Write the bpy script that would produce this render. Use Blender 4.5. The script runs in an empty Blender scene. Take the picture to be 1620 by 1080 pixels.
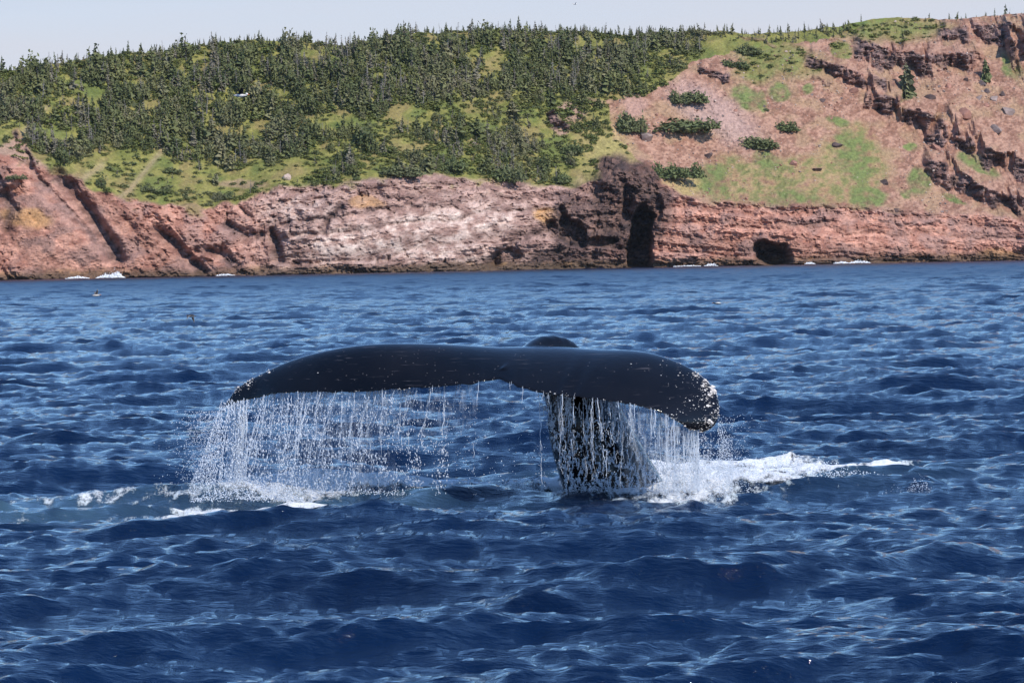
import bpy, math, random
import numpy as np
from mathutils import Vector, Matrix

R = math.radians
rng = np.random.default_rng(7)
random.seed(7)
scene = bpy.context.scene
COL = scene.collection

# ------------------------------------------------------------------ camera
CAMH = 2.15
FPX = 6000.0                      # focal length in pixels of a 1620 px wide frame
PITCH = math.atan((540 - 412) / FPX)
ROLL = R(1.06)
fwd = np.array([0, math.cos(PITCH), -math.sin(PITCH)])
r0 = np.array([1.0, 0, 0])
u0 = np.array([0, math.sin(PITCH), math.cos(PITCH)])
CR = math.cos(ROLL) * r0 - math.sin(ROLL) * u0
CU = math.cos(ROLL) * u0 + math.sin(ROLL) * r0
CAM = np.array([0, 0, CAMH])
cam_d = bpy.data.cameras.new('camera')
cam_d.sensor_width = 36
cam_d.lens = FPX / 1620 * 36
cam_d.clip_start = 0.5
cam_d.clip_end = 20000
cam = bpy.data.objects.new('camera', cam_d)
COL.objects.link(cam)
M = Matrix(((CR[0], CU[0], -fwd[0], CAM[0]), (CR[1], CU[1], -fwd[1], CAM[1]), (CR[2], CU[2], -fwd[2], CAM[2]), (0, 0, 0, 1)))
cam.matrix_world = M
scene.camera = cam

# ------------------------------------------------------------------ sky, sun, exposure
SUN = Vector((0.52, -0.54, 0.66)).normalized()
w = bpy.data.worlds.new('World')
scene.world = w
w.use_nodes = True
nt = w.node_tree
nt.nodes.clear()
n_out = nt.nodes.new('ShaderNodeOutputWorld')
n_bg = nt.nodes.new('ShaderNodeBackground')
n_sky = nt.nodes.new('ShaderNodeTexSky')
n_sky.sky_type = 'NISHITA'
n_sky.sun_disc = False
n_sky.sun_elevation = math.asin(SUN.z)
n_sky.sun_rotation = math.atan2(SUN.x, SUN.y)
n_sky.altitude = 0
n_sky.air_density = 1.0
n_sky.dust_density = 0.0
n_sky.ozone_density = 8.0
n_bg.inputs['Strength'].default_value = 0.132
tc = nt.nodes.new('ShaderNodeTexCoord')
sep = nt.nodes.new('ShaderNodeSeparateXYZ')
nt.links.new(tc.outputs['Generated'], sep.inputs[0])
mp = nt.nodes.new('ShaderNodeMapping')
mp.inputs['Scale'].default_value = (1.3, 1.3, 9.0)
nt.links.new(tc.outputs['Generated'], mp.inputs[0])
nz = nt.nodes.new('ShaderNodeTexNoise')
nz.inputs['Scale'].default_value = 3.0
nz.inputs['Detail'].default_value = 6.0
nz.inputs['Roughness'].default_value = 0.55
nt.links.new(mp.outputs[0], nz.inputs['Vector'])
band = nt.nodes.new('ShaderNodeMapRange')      # a bank of thin cloud lying low all round the horizon
band.interpolation_type = 'SMOOTHSTEP'
band.inputs['From Min'].default_value = 0.072
band.inputs['From Max'].default_value = 0.11
band.inputs['To Min'].default_value = 0.97
band.inputs['To Max'].default_value = 0.0
nt.links.new(sep.outputs['Z'], band.inputs['Value'])
brk = nt.nodes.new('ShaderNodeMapRange')
brk.inputs['From Min'].default_value = 0.35
brk.inputs['From Max'].default_value = 0.65
brk.inputs['To Min'].default_value = 0.90
brk.inputs['To Max'].default_value = 1.0
nt.links.new(nz.outputs['Fac'], brk.inputs['Value'])
mul = nt.nodes.new('ShaderNodeMath')
mul.operation = 'MULTIPLY'
nt.links.new(band.outputs[0], mul.inputs[0])
nt.links.new(brk.outputs[0], mul.inputs[1])
mix = nt.nodes.new('ShaderNodeMix')
mix.data_type = 'RGBA'
nt.links.new(mul.outputs[0], mix.inputs['Factor'])
nt.links.new(n_sky.outputs[0], mix.inputs['A'])
cl = nt.nodes.new('ShaderNodeMix')
cl.data_type = 'RGBA'
nt.links.new(nz.outputs['Fac'], cl.inputs['Factor'])
cl.inputs['A'].default_value = (2.30, 2.37, 2.86, 1)
cl.inputs['B'].default_value = (3.3, 3.33, 3.62, 1)
nt.links.new(cl.outputs['Result'], mix.inputs['B'])
nt.links.new(mix.outputs['Result'], n_bg.inputs['Color'])
nt.links.new(n_bg.outputs[0], n_out.inputs['Surface'])

sun_d = bpy.data.lights.new('sun', 'SUN')
sun_d.energy = 3.1
sun_d.angle = R(0.5)
sun_d.color = (1.0, 0.93, 0.83)
sun = bpy.data.objects.new('sun', sun_d)
sun.rotation_euler = SUN.to_track_quat('Z', 'Y').to_euler()
COL.objects.link(sun)
vs = scene.view_settings
vs.view_transform = 'Standard'
vs.look = 'None'
vs.gamma = 1
vs.use_curve_mapping = False
vs.exposure = 0.78
scene.cycles.use_denoising = True
scene.cycles.max_bounces = 6
scene.cycles.transparent_max_bounces = 8

# ------------------------------------------------------------------ helpers
def proj(P):
    d = P - CAM
    dep = d @ fwd
    return 810 + FPX * (d @ CR) / dep, 540 - FPX * (d @ CU) / dep, dep

def pt(px, py, depth):
    """world point seen at (px, py) of the photograph, at this distance along the view"""
    px = np.asarray(px, float); py = np.asarray(py, float); depth = np.asarray(depth, float)
    d = fwd + ((px - 810) / FPX)[..., None] * CR + ((540 - py) / FPX)[..., None] * CU
    return CAM + d * depth[..., None]

_perm = np.random.default_rng(3).permutation(256)
_perm = np.concatenate([_perm, _perm, _perm, _perm])
_g = np.random.default_rng(4).normal(size=(256, 3)); _g /= np.linalg.norm(_g, axis=1)[:, None]
_g32 = [np.ascontiguousarray(_g[:, i].astype(np.float32)) for i in range(3)]
_p32 = _perm.astype(np.int32)
def noise(x, y, z=0.0, seed=0):
    x, y, z = np.broadcast_arrays(np.asarray(x, float) + seed * 17.31, np.asarray(y, float) + seed * 5.77, np.asarray(z, float) + seed * 3.11)
    fl = [np.floor(a) for a in (x, y, z)]
    xf, yf, zf = [(a - b).astype(np.float32) for a, b in zip((x, y, z), fl)]
    xi, yi, zi = [b.astype(np.int32) & 255 for b in fl]
    f = lambda t: t * t * t * (t * (t * 6 - 15) + 10)
    u, v, q = f(xf), f(yf), f(zf)
    out = 0
    for i in (0, 1):
        hx = _p32[xi + i]
        for j in (0, 1):
            hy = _p32[hx + yi + j]
            w_ = (u if i else 1 - u) * (v if j else 1 - v)
            for k in (0, 1):
                h = _p32[hy + zi + k]
                d = _g32[0][h] * (xf - i) + _g32[1][h] * (yf - j) + _g32[2][h] * (zf - k)
                out = out + d * w_ * (q if k else 1 - q)
    return out.astype(float) * 1.5
def fbm(x, y, z=0.0, o=4, seed=0, gain=0.5):
    a, s, t = 1.0, 0, 0
    for i in range(o):
        s = s + a * noise(np.asarray(x) * 2 ** i, np.asarray(y) * 2 ** i, np.asarray(z) * 2 ** i, seed + i * 7)
        t += a; a *= gain
    return s / t * 1.4
def ridged(x, y, z=0.0, o=3, seed=0):
    a, s, t = 1.0, 0, 0
    for i in range(o):
        s = s + a * (1 - np.abs(noise(np.asarray(x) * 2 ** i, np.asarray(y) * 2 ** i, np.asarray(z) * 2 ** i, seed + i * 7)) * 2)
        t += a; a *= 0.5
    return s / t
def sstep(a, b, x):
    t = np.clip((x - a) / (b - a), 0, 1)
    return t * t * (3 - 2 * t)
def lerp(a, b, t):
    return a + (b - a) * t

def make_mesh(name, V, F, mats=(), smooth=False, attrs=None, mat_idx=None):
    """V (n,3), F (m,3) or (m,4) or a list of such arrays"""
    me = bpy.data.meshes.new(name)
    Fs = F if isinstance(F, list) else [F]
    Fs = [np.asarray(f, np.int32) for f in Fs if len(f)]
    V = np.asarray(V, np.float32)
    me.vertices.add(len(V)); me.vertices.foreach_set('co', V.ravel())
    loops = np.concatenate([f.ravel() for f in Fs])
    tot = np.concatenate([np.full(len(f), f.shape[1], np.int32) for f in Fs])
    st = np.concatenate([[0], np.cumsum(tot)[:-1]]).astype(np.int32)
    me.loops.add(len(loops)); me.loops.foreach_set('vertex_index', loops)
    me.polygons.add(len(tot)); me.polygons.foreach_set('loop_start', st)
    me.polygons.foreach_set('use_smooth', np.full(len(tot), smooth))
    for m in mats: me.materials.append(m)
    if mat_idx is not None: me.polygons.foreach_set('material_index', np.asarray(mat_idx, np.int32))
    for k, a in (attrs or {}).items():
        a = np.asarray(a, np.float32)
        if a.ndim == 1:
            at = me.attributes.new(k, 'FLOAT', 'POINT'); at.data.foreach_set('value', a)
        else:
            at = me.attributes.new(k, 'FLOAT_COLOR', 'POINT')
            at.data.foreach_set('color', np.concatenate([a, np.ones((len(a), 1), np.float32)], 1).ravel())
    me.update(calc_edges=True)
    return me
def link(name, data, parent=None, label=None, cat=None, group=None, kind=None):
    o = bpy.data.objects.new(name, data)
    COL.objects.link(o)
    if parent is not None: o.parent = parent
    if label: o['label'] = label
    if cat: o['category'] = cat
    if group: o['group'] = group
    if kind: o['kind'] = kind
    return o
def grid_faces(nr, nc):
    i = np.arange(nr * nc).reshape(nr, nc)
    return np.stack([i[:-1, :-1], i[:-1, 1:], i[1:, 1:], i[1:, :-1]], -1).reshape(-1, 4)

# ------------------------------------------------------------------ materials
class NT:
    def __init__(self, name):
        self.m = bpy.data.materials.new(name); self.m.use_nodes = True
        self.t = self.m.node_tree
        self.b = self.t.nodes['Principled BSDF']
        self.o = self.t.nodes['Material Output']
    def n(self, t, **kw):
        x = self.t.nodes.new(t)
        for k, v in kw.items():
            if k in x.inputs.keys(): x.inputs[k].default_value = v
            else: setattr(x, k, v)
        return x
    def l(self, a, b): self.t.links.new(a, b)
    def math(self, op, a, b=None):
        x = self.n('ShaderNodeMath', operation=op)
        for i, v in enumerate((a, b)):
            if v is None: continue
            if isinstance(v, (int, float)): x.inputs[i].default_value = v
            else: self.l(v, x.inputs[i])
        return x.outputs[0]
    def rng(self, v, a, b, c=0.0, d=1.0):
        x = self.n('ShaderNodeMapRange')
        for i, q in enumerate((v, a, b, c, d)):
            if isinstance(q, (int, float)): x.inputs[i].default_value = q
            else: self.l(q, x.inputs[i])
        return x.outputs[0]
    def mix(self, f, a, b, blend='MIX'):
        x = self.n('ShaderNodeMix', data_type='RGBA', blend_type=blend)
        for k, v in (('Factor', f), ('A', a), ('B', b)):
            s = [i for i in x.inputs if i.name == k and i.enabled][0]
            if isinstance(v, (int, float)): s.default_value = v
            elif isinstance(v, tuple): s.default_value = v + (1,)
            else: self.l(v, s)
        return [o for o in x.outputs if o.enabled][0]
    def noise(self, scale, detail=3, rough=0.5, vec=None, coord='Object', stretch=None):
        if vec is None:
            c = self.n('ShaderNodeTexCoord'); vec = c.outputs[coord]
        if stretch:
            mpn = self.n('ShaderNodeMapping'); mpn.inputs['Scale'].default_value = stretch
            self.l(vec, mpn.inputs[0]); vec = mpn.outputs[0]
        x = self.n('ShaderNodeTexNoise'); x.inputs['Scale'].default_value = scale
        x.inputs['Detail'].default_value = detail; x.inputs['Roughness'].default_value = rough
        self.l(vec, x.inputs['Vector'])
        return x.outputs['Fac']

def foliage_mat(name, ca, cb, cc):
    k = NT(name)
    oi = k.n('ShaderNodeObjectInfo')
    c = k.mix(k.rng(oi.outputs['Random'], 0.0, 0.6), ca, cb)
    c = k.mix(k.rng(oi.outputs['Random'], 0.7, 1.0), c, cc)
    gp = k.n('ShaderNodeNewGeometry')
    c = k.mix(k.rng(k.noise(0.10, 3, 0.5, vec=gp.outputs['Position']), 0.38, 0.62, 0.0, 0.6), c, ca)
    c = k.mix(k.rng(k.noise(0.055, 3, 0.6, vec=gp.outputs['Position']), 0.52, 0.68, 0.0, 0.55), c, (0.19, 0.165, 0.11))
    f = k.noise(1.7, 2)
    c = k.mix(k.rng(f, 0.35, 0.65), c, k.mix(0.45, c, (0.16, 0.17, 0.06)))
    k.l(c, k.b.inputs['Base Color'])
    k.b.inputs['Roughness'].default_value = 0.75
    k.b.inputs['Specular IOR Level'].default_value = 0.2
    return k.m
M_fir = foliage_mat('fir_needles', (0.060, 0.080, 0.034), (0.145, 0.152, 0.060), (0.205, 0.185, 0.105))
M_fir_grey = foliage_mat('dying_needles', (0.13, 0.115, 0.085), (0.17, 0.15, 0.12), (0.20, 0.175, 0.15))
M_bush = foliage_mat('bush_leaves', (0.085, 0.112, 0.048), (0.105, 0.130, 0.054), (0.125, 0.136, 0.066))
M_under = foliage_mat('undergrowth_leaves', (0.105, 0.130, 0.036), (0.160, 0.180, 0.046), (0.200, 0.180, 0.070))
def simple_mat(name, col, rough=0.8, var=0.35, scale=3.0, spec=0.3, rand=0.25):
    k = NT(name)
    oi = k.n('ShaderNodeObjectInfo')
    dark = tuple(c * (1 - var) for c in col); light = tuple(min(1, c * (1 + var)) for c in col)
    c = k.mix(k.rng(k.noise(scale, 4), 0.3, 0.7), dark, light)
    c2 = k.mix(k.rng(oi.outputs['Random'], 0, 1, 0, rand), c, (0.04, 0.03, 0.03))
    k.l(c2, k.b.inputs['Base Color'])
    k.b.inputs['Roughness'].default_value = rough
    k.b.inputs['Specular IOR Level'].default_value = spec
    return k.m
M_bark = simple_mat('bark', (0.13, 0.10, 0.08))
M_grey = simple_mat('weathered_wood', (0.27, 0.245, 0.22), rand=0.45)
M_stone_red = simple_mat('red_stone', (0.30, 0.15, 0.11), scale=1.5)
M_stone_grey = simple_mat('grey_stone', (0.25, 0.19, 0.17), scale=1.5)
M_stone_dark = simple_mat('dark_stone', (0.09, 0.06, 0.055), scale=1.5)
M_stone_pale = simple_mat('pale_stone', (0.50, 0.38, 0.31), scale=1.5, rand=0.6)

def spray_mat():
    k = NT('white_water')
    k.b.inputs['Base Color'].default_value = (0.80, 0.85, 0.92, 1)
    k.b.inputs['Roughness'].default_value = 0.25
    k.b.inputs['Subsurface Weight'].default_value = 0.0
    tr = k.n('ShaderNodeBsdfTranslucent'); tr.inputs['Color'].default_value = (0.85, 0.9, 0.95, 1)
    mx = k.n('ShaderNodeMixShader'); mx.inputs[0].default_value = 0.35
    k.l(k.b.outputs[0], mx.inputs[1]); k.l(tr.outputs[0], mx.inputs[2])
    k.l(mx.outputs[0], k.o.inputs['Surface'])
    return k.m
M_spray = spray_mat()

# ------------------------------------------------------------------ the sea
WD = 34.6                                            # distance to the whale
def sea_spec(N, L, lo, hi, seed, kp, amp, th):
    r = np.random.default_rng(seed)
    k1 = 2 * np.pi * np.fft.fftfreq(N, L / N)
    kx, ky = np.meshgrid(k1, k1, indexing='ij')
    k = np.hypot(kx, ky); k[0, 0] = 1e9
    dk = 2 * np.pi / L
    a = np.arctan2(ky, kx)
    spread = 0.02 + np.abs(np.cos(a - th)) ** 5.0 * 1.2 + 0.14 * np.clip(k / 30, 0, 1)
    S = k ** -3.75 * np.exp(-1.25 * (kp / k) ** 2) * spread
    S[(k < 2 * np.pi / hi) | (k > 2 * np.pi / lo)] = 0
    A = amp * np.sqrt(S) * dk * (r.normal(size=(N, N)) + 1j * r.normal(size=(N, N)))
    f = lambda q: np.real(np.fft.ifft2(q)) * N * N
    return f(A).astype(np.float32), f(1j * kx / k * A).astype(np.float32), f(1j * ky / k * A).astype(np.float32)
KP = 2 * np.pi / 5.5
TH = R(-78)
SAMP = 0.073
patchA = (sea_spec(2048, 151.0, 1.8, 40, 11, KP, SAMP, TH), 151.0)
patchB = (sea_spec(2048, 41.0, 0.13, 1.8, 12, KP, SAMP, TH), 37.0)
def samp(F, L, x, y):
    N = F.shape[0]
    x = x + 37.0; y = y + 11.0
    gx = (x / L * N) % N; gy = (y / L * N) % N
    i, j = gx.astype(int) % N, gy.astype(int) % N
    fx, fy = (gx - np.floor(gx)).astype(np.float32), (gy - np.floor(gy)).astype(np.float32)
    i2, j2 = (i + 1) % N, (j + 1) % N
    return F[i, j] * (1 - fx) * (1 - fy) + F[i2, j] * fx * (1 - fy) + F[i, j2] * (1 - fx) * fy + F[i2, j2] * fx * fy

def gauss(x, y, cx, cy, sx, sy, rot=0.0):
    c, s = math.cos(rot), math.sin(rot)
    dx, dy = x - cx, y - cy
    return np.exp(-(((dx * c + dy * s) / sx) ** 2 + ((-dx * s + dy * c) / sy) ** 2))
def sea_at(x, y):
    """displaced sea surface over the flat point (x, y)"""
    (hA, dxA, dyA), LA = patchA
    (hB, dxB, dyB), LB = patchB
    d = np.hypot(x, y)
    big = np.where(d < 3000, 1.0, 0.0)
    calm = 1 - 0.78 * gauss(x, y, 0.2, WD + 0.6, 4.2, 2.8)
    fb = np.clip(160 / np.maximum(d, 1), 0.75, 1.0)
    z = samp(hA, LA, x, y) * big * calm + samp(hB, LB, x, y) * fb * big
    ch, cb = 0.85, 0.55
    ox = (ch * samp(dxA, LA, x, y) * calm + cb * samp(dxB, LB, x, y) * fb) * big
    oy = (ch * samp(dyA, LA, x, y) * calm + cb * samp(dyB, LB, x, y) * fb) * big
    # the whale's own disturbance: a wave in front of the tail stock, a welling mound under the far lobe
    z = z + 0.05 * gauss(x, y, 1.0, 33.0, 1.5, 0.55, 0.08) + 0.15 * gauss(x, y, -1.45, 35.3, 1.1, 0.5) \
          + 0.05 * gauss(x, y, 3.2, 35.6, 0.9, 0.5, 0.2) + 0.05 * gauss(x, y, 1.6, 35.8, 0.6, 0.6)
    return x + ox, y + oy, z

def foam_fields(x, y):
    """thick foam and aerated water on the sea (0..1), in the place the whale churned"""
    n1 = fbm(x * 1.7, y * 0.9, 0.0, 5, 21)
    n2 = ridged(x * 3.1, y * 1.5, 0.3, 4, 33)
    right = np.maximum.reduce([gauss(x, y, 1.45, 35.7, 0.8, 2.6), gauss(x, y, 2.2, 38.6, 1.1, 1.6), 0.95 * gauss(x, y, 2.0, 35.4, 0.9, 1.3), 0.95 * gauss(x, y, 2.6, 36.6, 1.0, 0.7, 0.1), 0.9 * gauss(x, y, 3.3, 38.2, 0.8, 0.55),
                               0.8 * gauss(x, y, 3.5, 37.2, 0.4, 0.4), 0.7 * gauss(x, y, 0.5, 35.6, 0.7, 0.6)])
    left = np.maximum.reduce([0.95 * gauss(x, y, -2.1, 35.3, 1.0, 0.8), 1.0 * gauss(x, y, -1.3, 35.6, 1.0, 0.8), 0.7 * gauss(x, y, -0.8, 35.2, 0.5, 0.5), 0.95 * gauss(x, y, -1.1, 33.7, 0.6, 0.26),
                              0.62 * gauss(x, y, -2.3, 33.8, 1.1, 0.25), 0.33 * gauss(x, y, -3.6, 34.4, 1.4, 0.6), 0.31 * gauss(x, y, -4.2, 32.8, 1.3, 0.9), 0.5 * gauss(x, y, -2.9, 33.2, 0.8, 0.4)])
    base = np.maximum(right * 1.45, left * 1.85)
    foam = sstep(0.22, 1.05, base + 0.34 * n1 + 0.45 * (n2 - 0.62))
    foam = np.where(base < 0.08, 0, foam)
    aer = np.clip(np.maximum(1.0 * gauss(x, y, -3.9, 33.2, 1.6, 1.7), np.maximum(gauss(x, y, -1.7, 34.9, 1.4, 1.2), gauss(x, y, 2.1, 37.0, 1.6, 2.2))) * (0.75 + 0.9 * n1), 0, 1)
    # small whitecaps scattered over the open water
    return foam, aer

def geo(a, b, ratio):
    n = max(2, int(math.log(b / a) / ratio))
    return a * (b / a) ** (np.arange(n) / n)
rows = np.concatenate([geo(2.0, 15.0, 0.06), geo(15.0, 75.0, 0.0027), geo(75.0, 260.0, 0.0036), geo(260.0, 900.0, 0.003), geo(900.0, 9000.0, 0.08), [9000.0]])
inner = np.arange(-0.143, 0.143, 0.00057)
outer = 0.143 * (math.pi / 0.143) ** (np.linspace(0, 1, 56)[1:])
ang = np.concatenate([-outer[::-1], inner, outer])
A_, R_ = np.meshgrid(ang, rows)
X0, Y0 = (R_ * np.sin(A_)).ravel(), (R_ * np.cos(A_)).ravel()
sx, sy, sz = sea_at(X0, Y0)
near = (np.abs(X0) < 9) & (Y0 > 25) & (Y0 < 45)
foam = np.zeros(len(X0)); aer = np.zeros(len(X0))
foam[near], aer[near] = foam_fields(X0[near], Y0[near])
# tiny breaking crests: the steepest crests of the wind sea
crest = (sz > 0.30) & (R_.ravel() > 70) & (R_.ravel() < 700) & (noise(X0 * 0.25, Y0 * 0.1, 0, 9) > 0.42)
aer[crest] = 1.0
SEA_V = np.stack([sx, sy, sz], 1)
fcs = grid_faces(len(rows), len(ang))

k = NT('sea_water')
at_a = k.n('ShaderNodeAttribute', attribute_name='aerated')
base = k.mix(k.rng(k.noise(0.35, 2), 0.35, 0.65), (0.0005, 0.0056, 0.024), (0.0009, 0.0090, 0.035))
base = k.mix(k.math('MULTIPLY', at_a.outputs['Fac'], 0.48), base, (0.09, 0.18, 0.24))
k.l(base, k.b.inputs['Base Color'])
k.b.inputs['Roughness'].default_value = 0.06
k.b.inputs['IOR'].default_value = 1.333
b1 = k.n('ShaderNodeBump'); b1.inputs['Strength'].default_value = 0.9; b1.inputs['Distance'].default_value = 0.036
k.l(k.noise(12.0, 5, 0.6, stretch=(0.5, 1.1, 1.0)), b1.inputs['Height'])
ro = k.n('ShaderNodeAttribute', attribute_name='ruffled')      # ripples too small to see from here
k.l(ro.outputs['Fac'], k.b.inputs['Roughness'])
k.l(b1.outputs[0], k.b.inputs['Normal'])
M_sea = k.m
sea = link('sea', make_mesh('sea', SEA_V, fcs, [M_sea], True, {'aerated': aer, 'ruffled': 0.045 + 0.27 * sstep(40, 420, np.hypot(X0, Y0))}), kind='structure', label='dark blue choppy sea')

# thick foam lying on the churned water
fm = foam > 0.04
fsel = fcs[fm[fcs].sum(1) >= 3]
used = np.unique(fsel)
remap = np.full(len(foam), -1); remap[used] = np.arange(len(used))
fv = SEA_V[used].copy()
fx, fy = X0[used], Y0[used]
lump = 0.5 + 0.5 * fbm(fx * 5, fy * 3, 0.2, 4, 55)
right_side = sstep(0.0, 1.0, fx)
fv[:, 2] += 0.003 + sstep(0.15, 0.9, foam[used]) * (0.004 + lump ** 1.5 * (0.012 + 0.065 * right_side))
k = NT('foam')
c = k.mix(k.rng(k.noise(6.0, 6, 0.7), 0.35, 0.62), (0.42, 0.52, 0.56), (0.86, 0.88, 0.90))
k.l(c, k.b.inputs['Base Color']); k.b.inputs['Roughness'].default_value = 0.6
bb = k.n('ShaderNodeBump'); bb.inputs['Strength'].default_value = 0.9; bb.inputs['Distance'].default_value = 0.03
k.l(k.noise(14.0, 5, 0.7), bb.inputs['Height']); k.l(bb.outputs[0], k.b.inputs['Normal'])
M_surf = k.m
kf = NT('foam_lace')
fa = kf.n('ShaderNodeAttribute', attribute_name='thick')
c = kf.mix(kf.rng(kf.math('ADD', fa.outputs['Fac'], kf.noise(7.0, 6, 0.7)), 0.75, 1.35), (0.52, 0.61, 0.65), (0.88, 0.90, 0.92))
kf.l(c, kf.b.inputs['Base Color']); kf.b.inputs['Roughness'].default_value = 0.6
bb = kf.n('ShaderNodeBump'); bb.inputs['Strength'].default_value = 1.0; bb.inputs['Distance'].default_value = 0.05
kf.l(kf.noise(16.0, 6, 0.75), bb.inputs['Height']); kf.l(bb.outputs[0], kf.b.inputs['Normal'])
hole = kf.math('ADD', fa.outputs['Fac'], kf.rng(kf.noise(9.0, 7, 0.75, stretch=(1.0, 0.28, 1.0)), 0.3, 0.7, -1.0, 0.55))
tr = kf.n('ShaderNodeBsdfTransparent'); mx = kf.n('ShaderNodeMixShader')
kf.l(kf.rng(hole, 0.12, 0.66), mx.inputs[0]); kf.l(tr.outputs[0], mx.inputs[1]); kf.l(kf.b.outputs[0], mx.inputs[2]); kf.l(mx.outputs[0], kf.o.inputs['Surface'])
M_foam = kf.m
link('sea_foam', make_mesh('sea_foam', fv, remap[fsel], [M_foam], True, {'thick': foam[used]}), kind='stuff', label='white foam churned up on the water around the whale tail', cat='foam')

# ------------------------------------------------------------------ the hillside
def curve(pts):
    a = np.array(pts, float)
    return lambda x: np.interp(x, a[:, 0], a[:, 1])
sky_py = curve([(-400, 120), (0, 110), (60, 105), (110, 99), (170, 91), (230, 84), (300, 76), (350, 69), (420, 63), (480, 66), (540, 70), (600, 62), (660, 54), (720, 51),
                (800, 48), (900, 51), (1000, 53), (1100, 49), (1150, 50), (1200, 54), (1260, 49), (1300, 44), (1350, 36), (1400, 30), (1500, 31), (1560, 28), (1620, 24), (2000, 10)])
cliff_py = curve([(-400, 240), (0, 238), (60, 266), (120, 280), (150, 303), (200, 312), (260, 320), (320, 330), (380, 318), (440, 294), (500, 298), (560, 287), (640, 277), (740, 281),
                  (830, 290), (900, 298), (940, 285), (985, 268), (1040, 284), (1080, 304), (1120, 322), (1170, 320), (1200, 329), (1300, 326), (1400, 331), (1500, 340), (1560, 338), (1620, 350), (2000, 350)])
def shore_y(x):
    return 810 + 0.42 * x + 6 * np.sin(x / 31.0 + 0.5) + 3 * np.sin(x / 13.0)
xs_in = np.arange(-138, 138.01, 0.32)
ext = 138 + 0.6 * (1.09 ** np.arange(1, 70) - 1) / 0.09
ext = ext[ext < 900]
xs = np.concatenate([-ext[::-1], xs_in, ext])
ys0 = shore_y(np.clip(xs, -260, 260))
def col_height(x, Y, f):
    v = np.zeros_like(x)
    for _ in range(6):
        px = 810 + FPX * (x / Y - v * math.sin(ROLL)) / math.cos(ROLL)
        v = (540 - f(px)) / FPX
    d2 = fwd[2] + ((px - 810) / FPX) * CR[2] + v * CU[2]
    d1 = fwd[1] + ((px - 810) / FPX) * CR[1] + v * CU[1]
    return CAMH + Y * d2 / d1
run_c = np.full_like(xs, 9.0); zc = np.full_like(xs, 15.0)
for _ in range(4):
    zc = col_height(xs, ys0 + run_c, cliff_py); run_c = zc * 0.62
run_s = np.full_like(xs, 60.0)
for _ in range(5):
    zt = col_height(xs, ys0 + run_c + run_s, sky_py); run_s = (zt - zc) / math.tan(R(37))
def smooth(a, n):
    kz = np.ones(n) / n
    return np.convolve(np.pad(a, n // 2, mode='edge'), kz, 'valid')[:len(a)]
zc_s = smooth(zc, 25); run_cs = smooth(run_c, 61); run_ss = smooth(run_s, 61)
nu, ncl, nsl, npl = 6, 120, 200, 26
segs = []
for t in np.linspace(-1, 0, nu, endpoint=False):
    segs.append((ys0 + t * 8, np.full_like(xs, -4.0) * (-t), 0 * xs, np.full_like(xs, t)))
for t in np.linspace(0, 1, ncl, endpoint=False):
    segs.append((ys0 + run_cs * (0.55 * t + 0.45 * t ** 2.2), zc_s * t, 0 * xs + t, 0 * xs))
for t in np.linspace(0, 1, nsl, endpoint=False):
    tt = t + 0.06 * np.sin(t * math.pi * 2)
    segs.append((ys0 + run_cs + run_ss * tt, zc_s + (zt - zc_s) * t, 1 + t + 0 * xs, 0 * xs))
for t in np.linspace(0, 1, npl):
    q = t ** 2 * 500
    segs.append((ys0 + run_cs + run_ss + q, zt - 0.012 * q - 2.5 * (1 - np.exp(-q / 12.0)), 2 + t + 0 * xs, 0 * xs))
TY = np.stack([s[0] for s in segs]); TZ = np.stack([s[1] for s in segs]); TT = np.stack([s[2] for s in segs])
TX = np.broadcast_to(xs, TY.shape)
nR, nC = TY.shape
P0 = np.stack([TX, TY, TZ], -1).reshape(-1, 3)
tt = TT.ravel()
PX, PY, _ = proj(P0)
x3, y3, z3 = P0[:, 0], P0[:, 1], P0[:, 2]
wx = 9 * fbm(x3 / 5, z3 / 4, 1.3, 4, 41); wy = 8 * fbm(x3 / 5, z3 / 4, 7.7, 4, 42)
QX, QY = PX + wx, PY + wy                             # ragged edges for every patch of cover

def ell(cx, cy, rx, ry, rot=0.0, soft=0.25):
    c, s = math.cos(R(rot)), math.sin(R(rot))
    dx, dy = QX - cx, QY - cy
    d = np.sqrt(((dx * c + dy * s) / rx) ** 2 + ((-dx * s + dy * c) / ry) ** 2)
    return 1 - sstep(1 - soft, 1 + soft, d)
def seg_dist(pts, X=None, Y=None):
    """distance to a polyline, signed positive below it in the picture, and position along it 0..1"""
    X = PX if X is None else X; Y = PY if Y is None else Y
    best = np.full(len(X), 1e9); sgn = np.zeros(len(X)); al = np.zeros(len(X))
    for i, ((ax, ay), (bx, by)) in enumerate(zip(pts[:-1], pts[1:])):
        L2 = (bx - ax) ** 2 + (by - ay) ** 2
        t = ((X - ax) * (bx - ax) + (Y - ay) * (by - ay)) / L2
        tcl = np.clip(t, 0, 1)
        dx, dy = X - (ax + tcl * (bx - ax)), Y - (ay + tcl * (by - ay))
        d = np.hypot(dx, dy)
        m = d < best
        best[m] = d[m]
        sgn[m] = np.sign((bx - ax) * dy - (by - ay) * dx)[m]
        al[m] = ((i + tcl) / (len(pts) - 1))[m]
    return best * np.where(sgn == 0, 1, sgn), al
def poly(pts, X, Y):
    ins = np.zeros(len(X), bool)
    n = len(pts)
    for i in range(n):
        (ax, ay), (bx, by) = pts[i], pts[(i + 1) % n]
        c = ((ay > Y) != (by > Y))
        if by != ay:
            ins ^= c & (X < (bx - ax) * (Y - ay) / (by - ay) + ax)
    return ins.astype(float)

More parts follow.
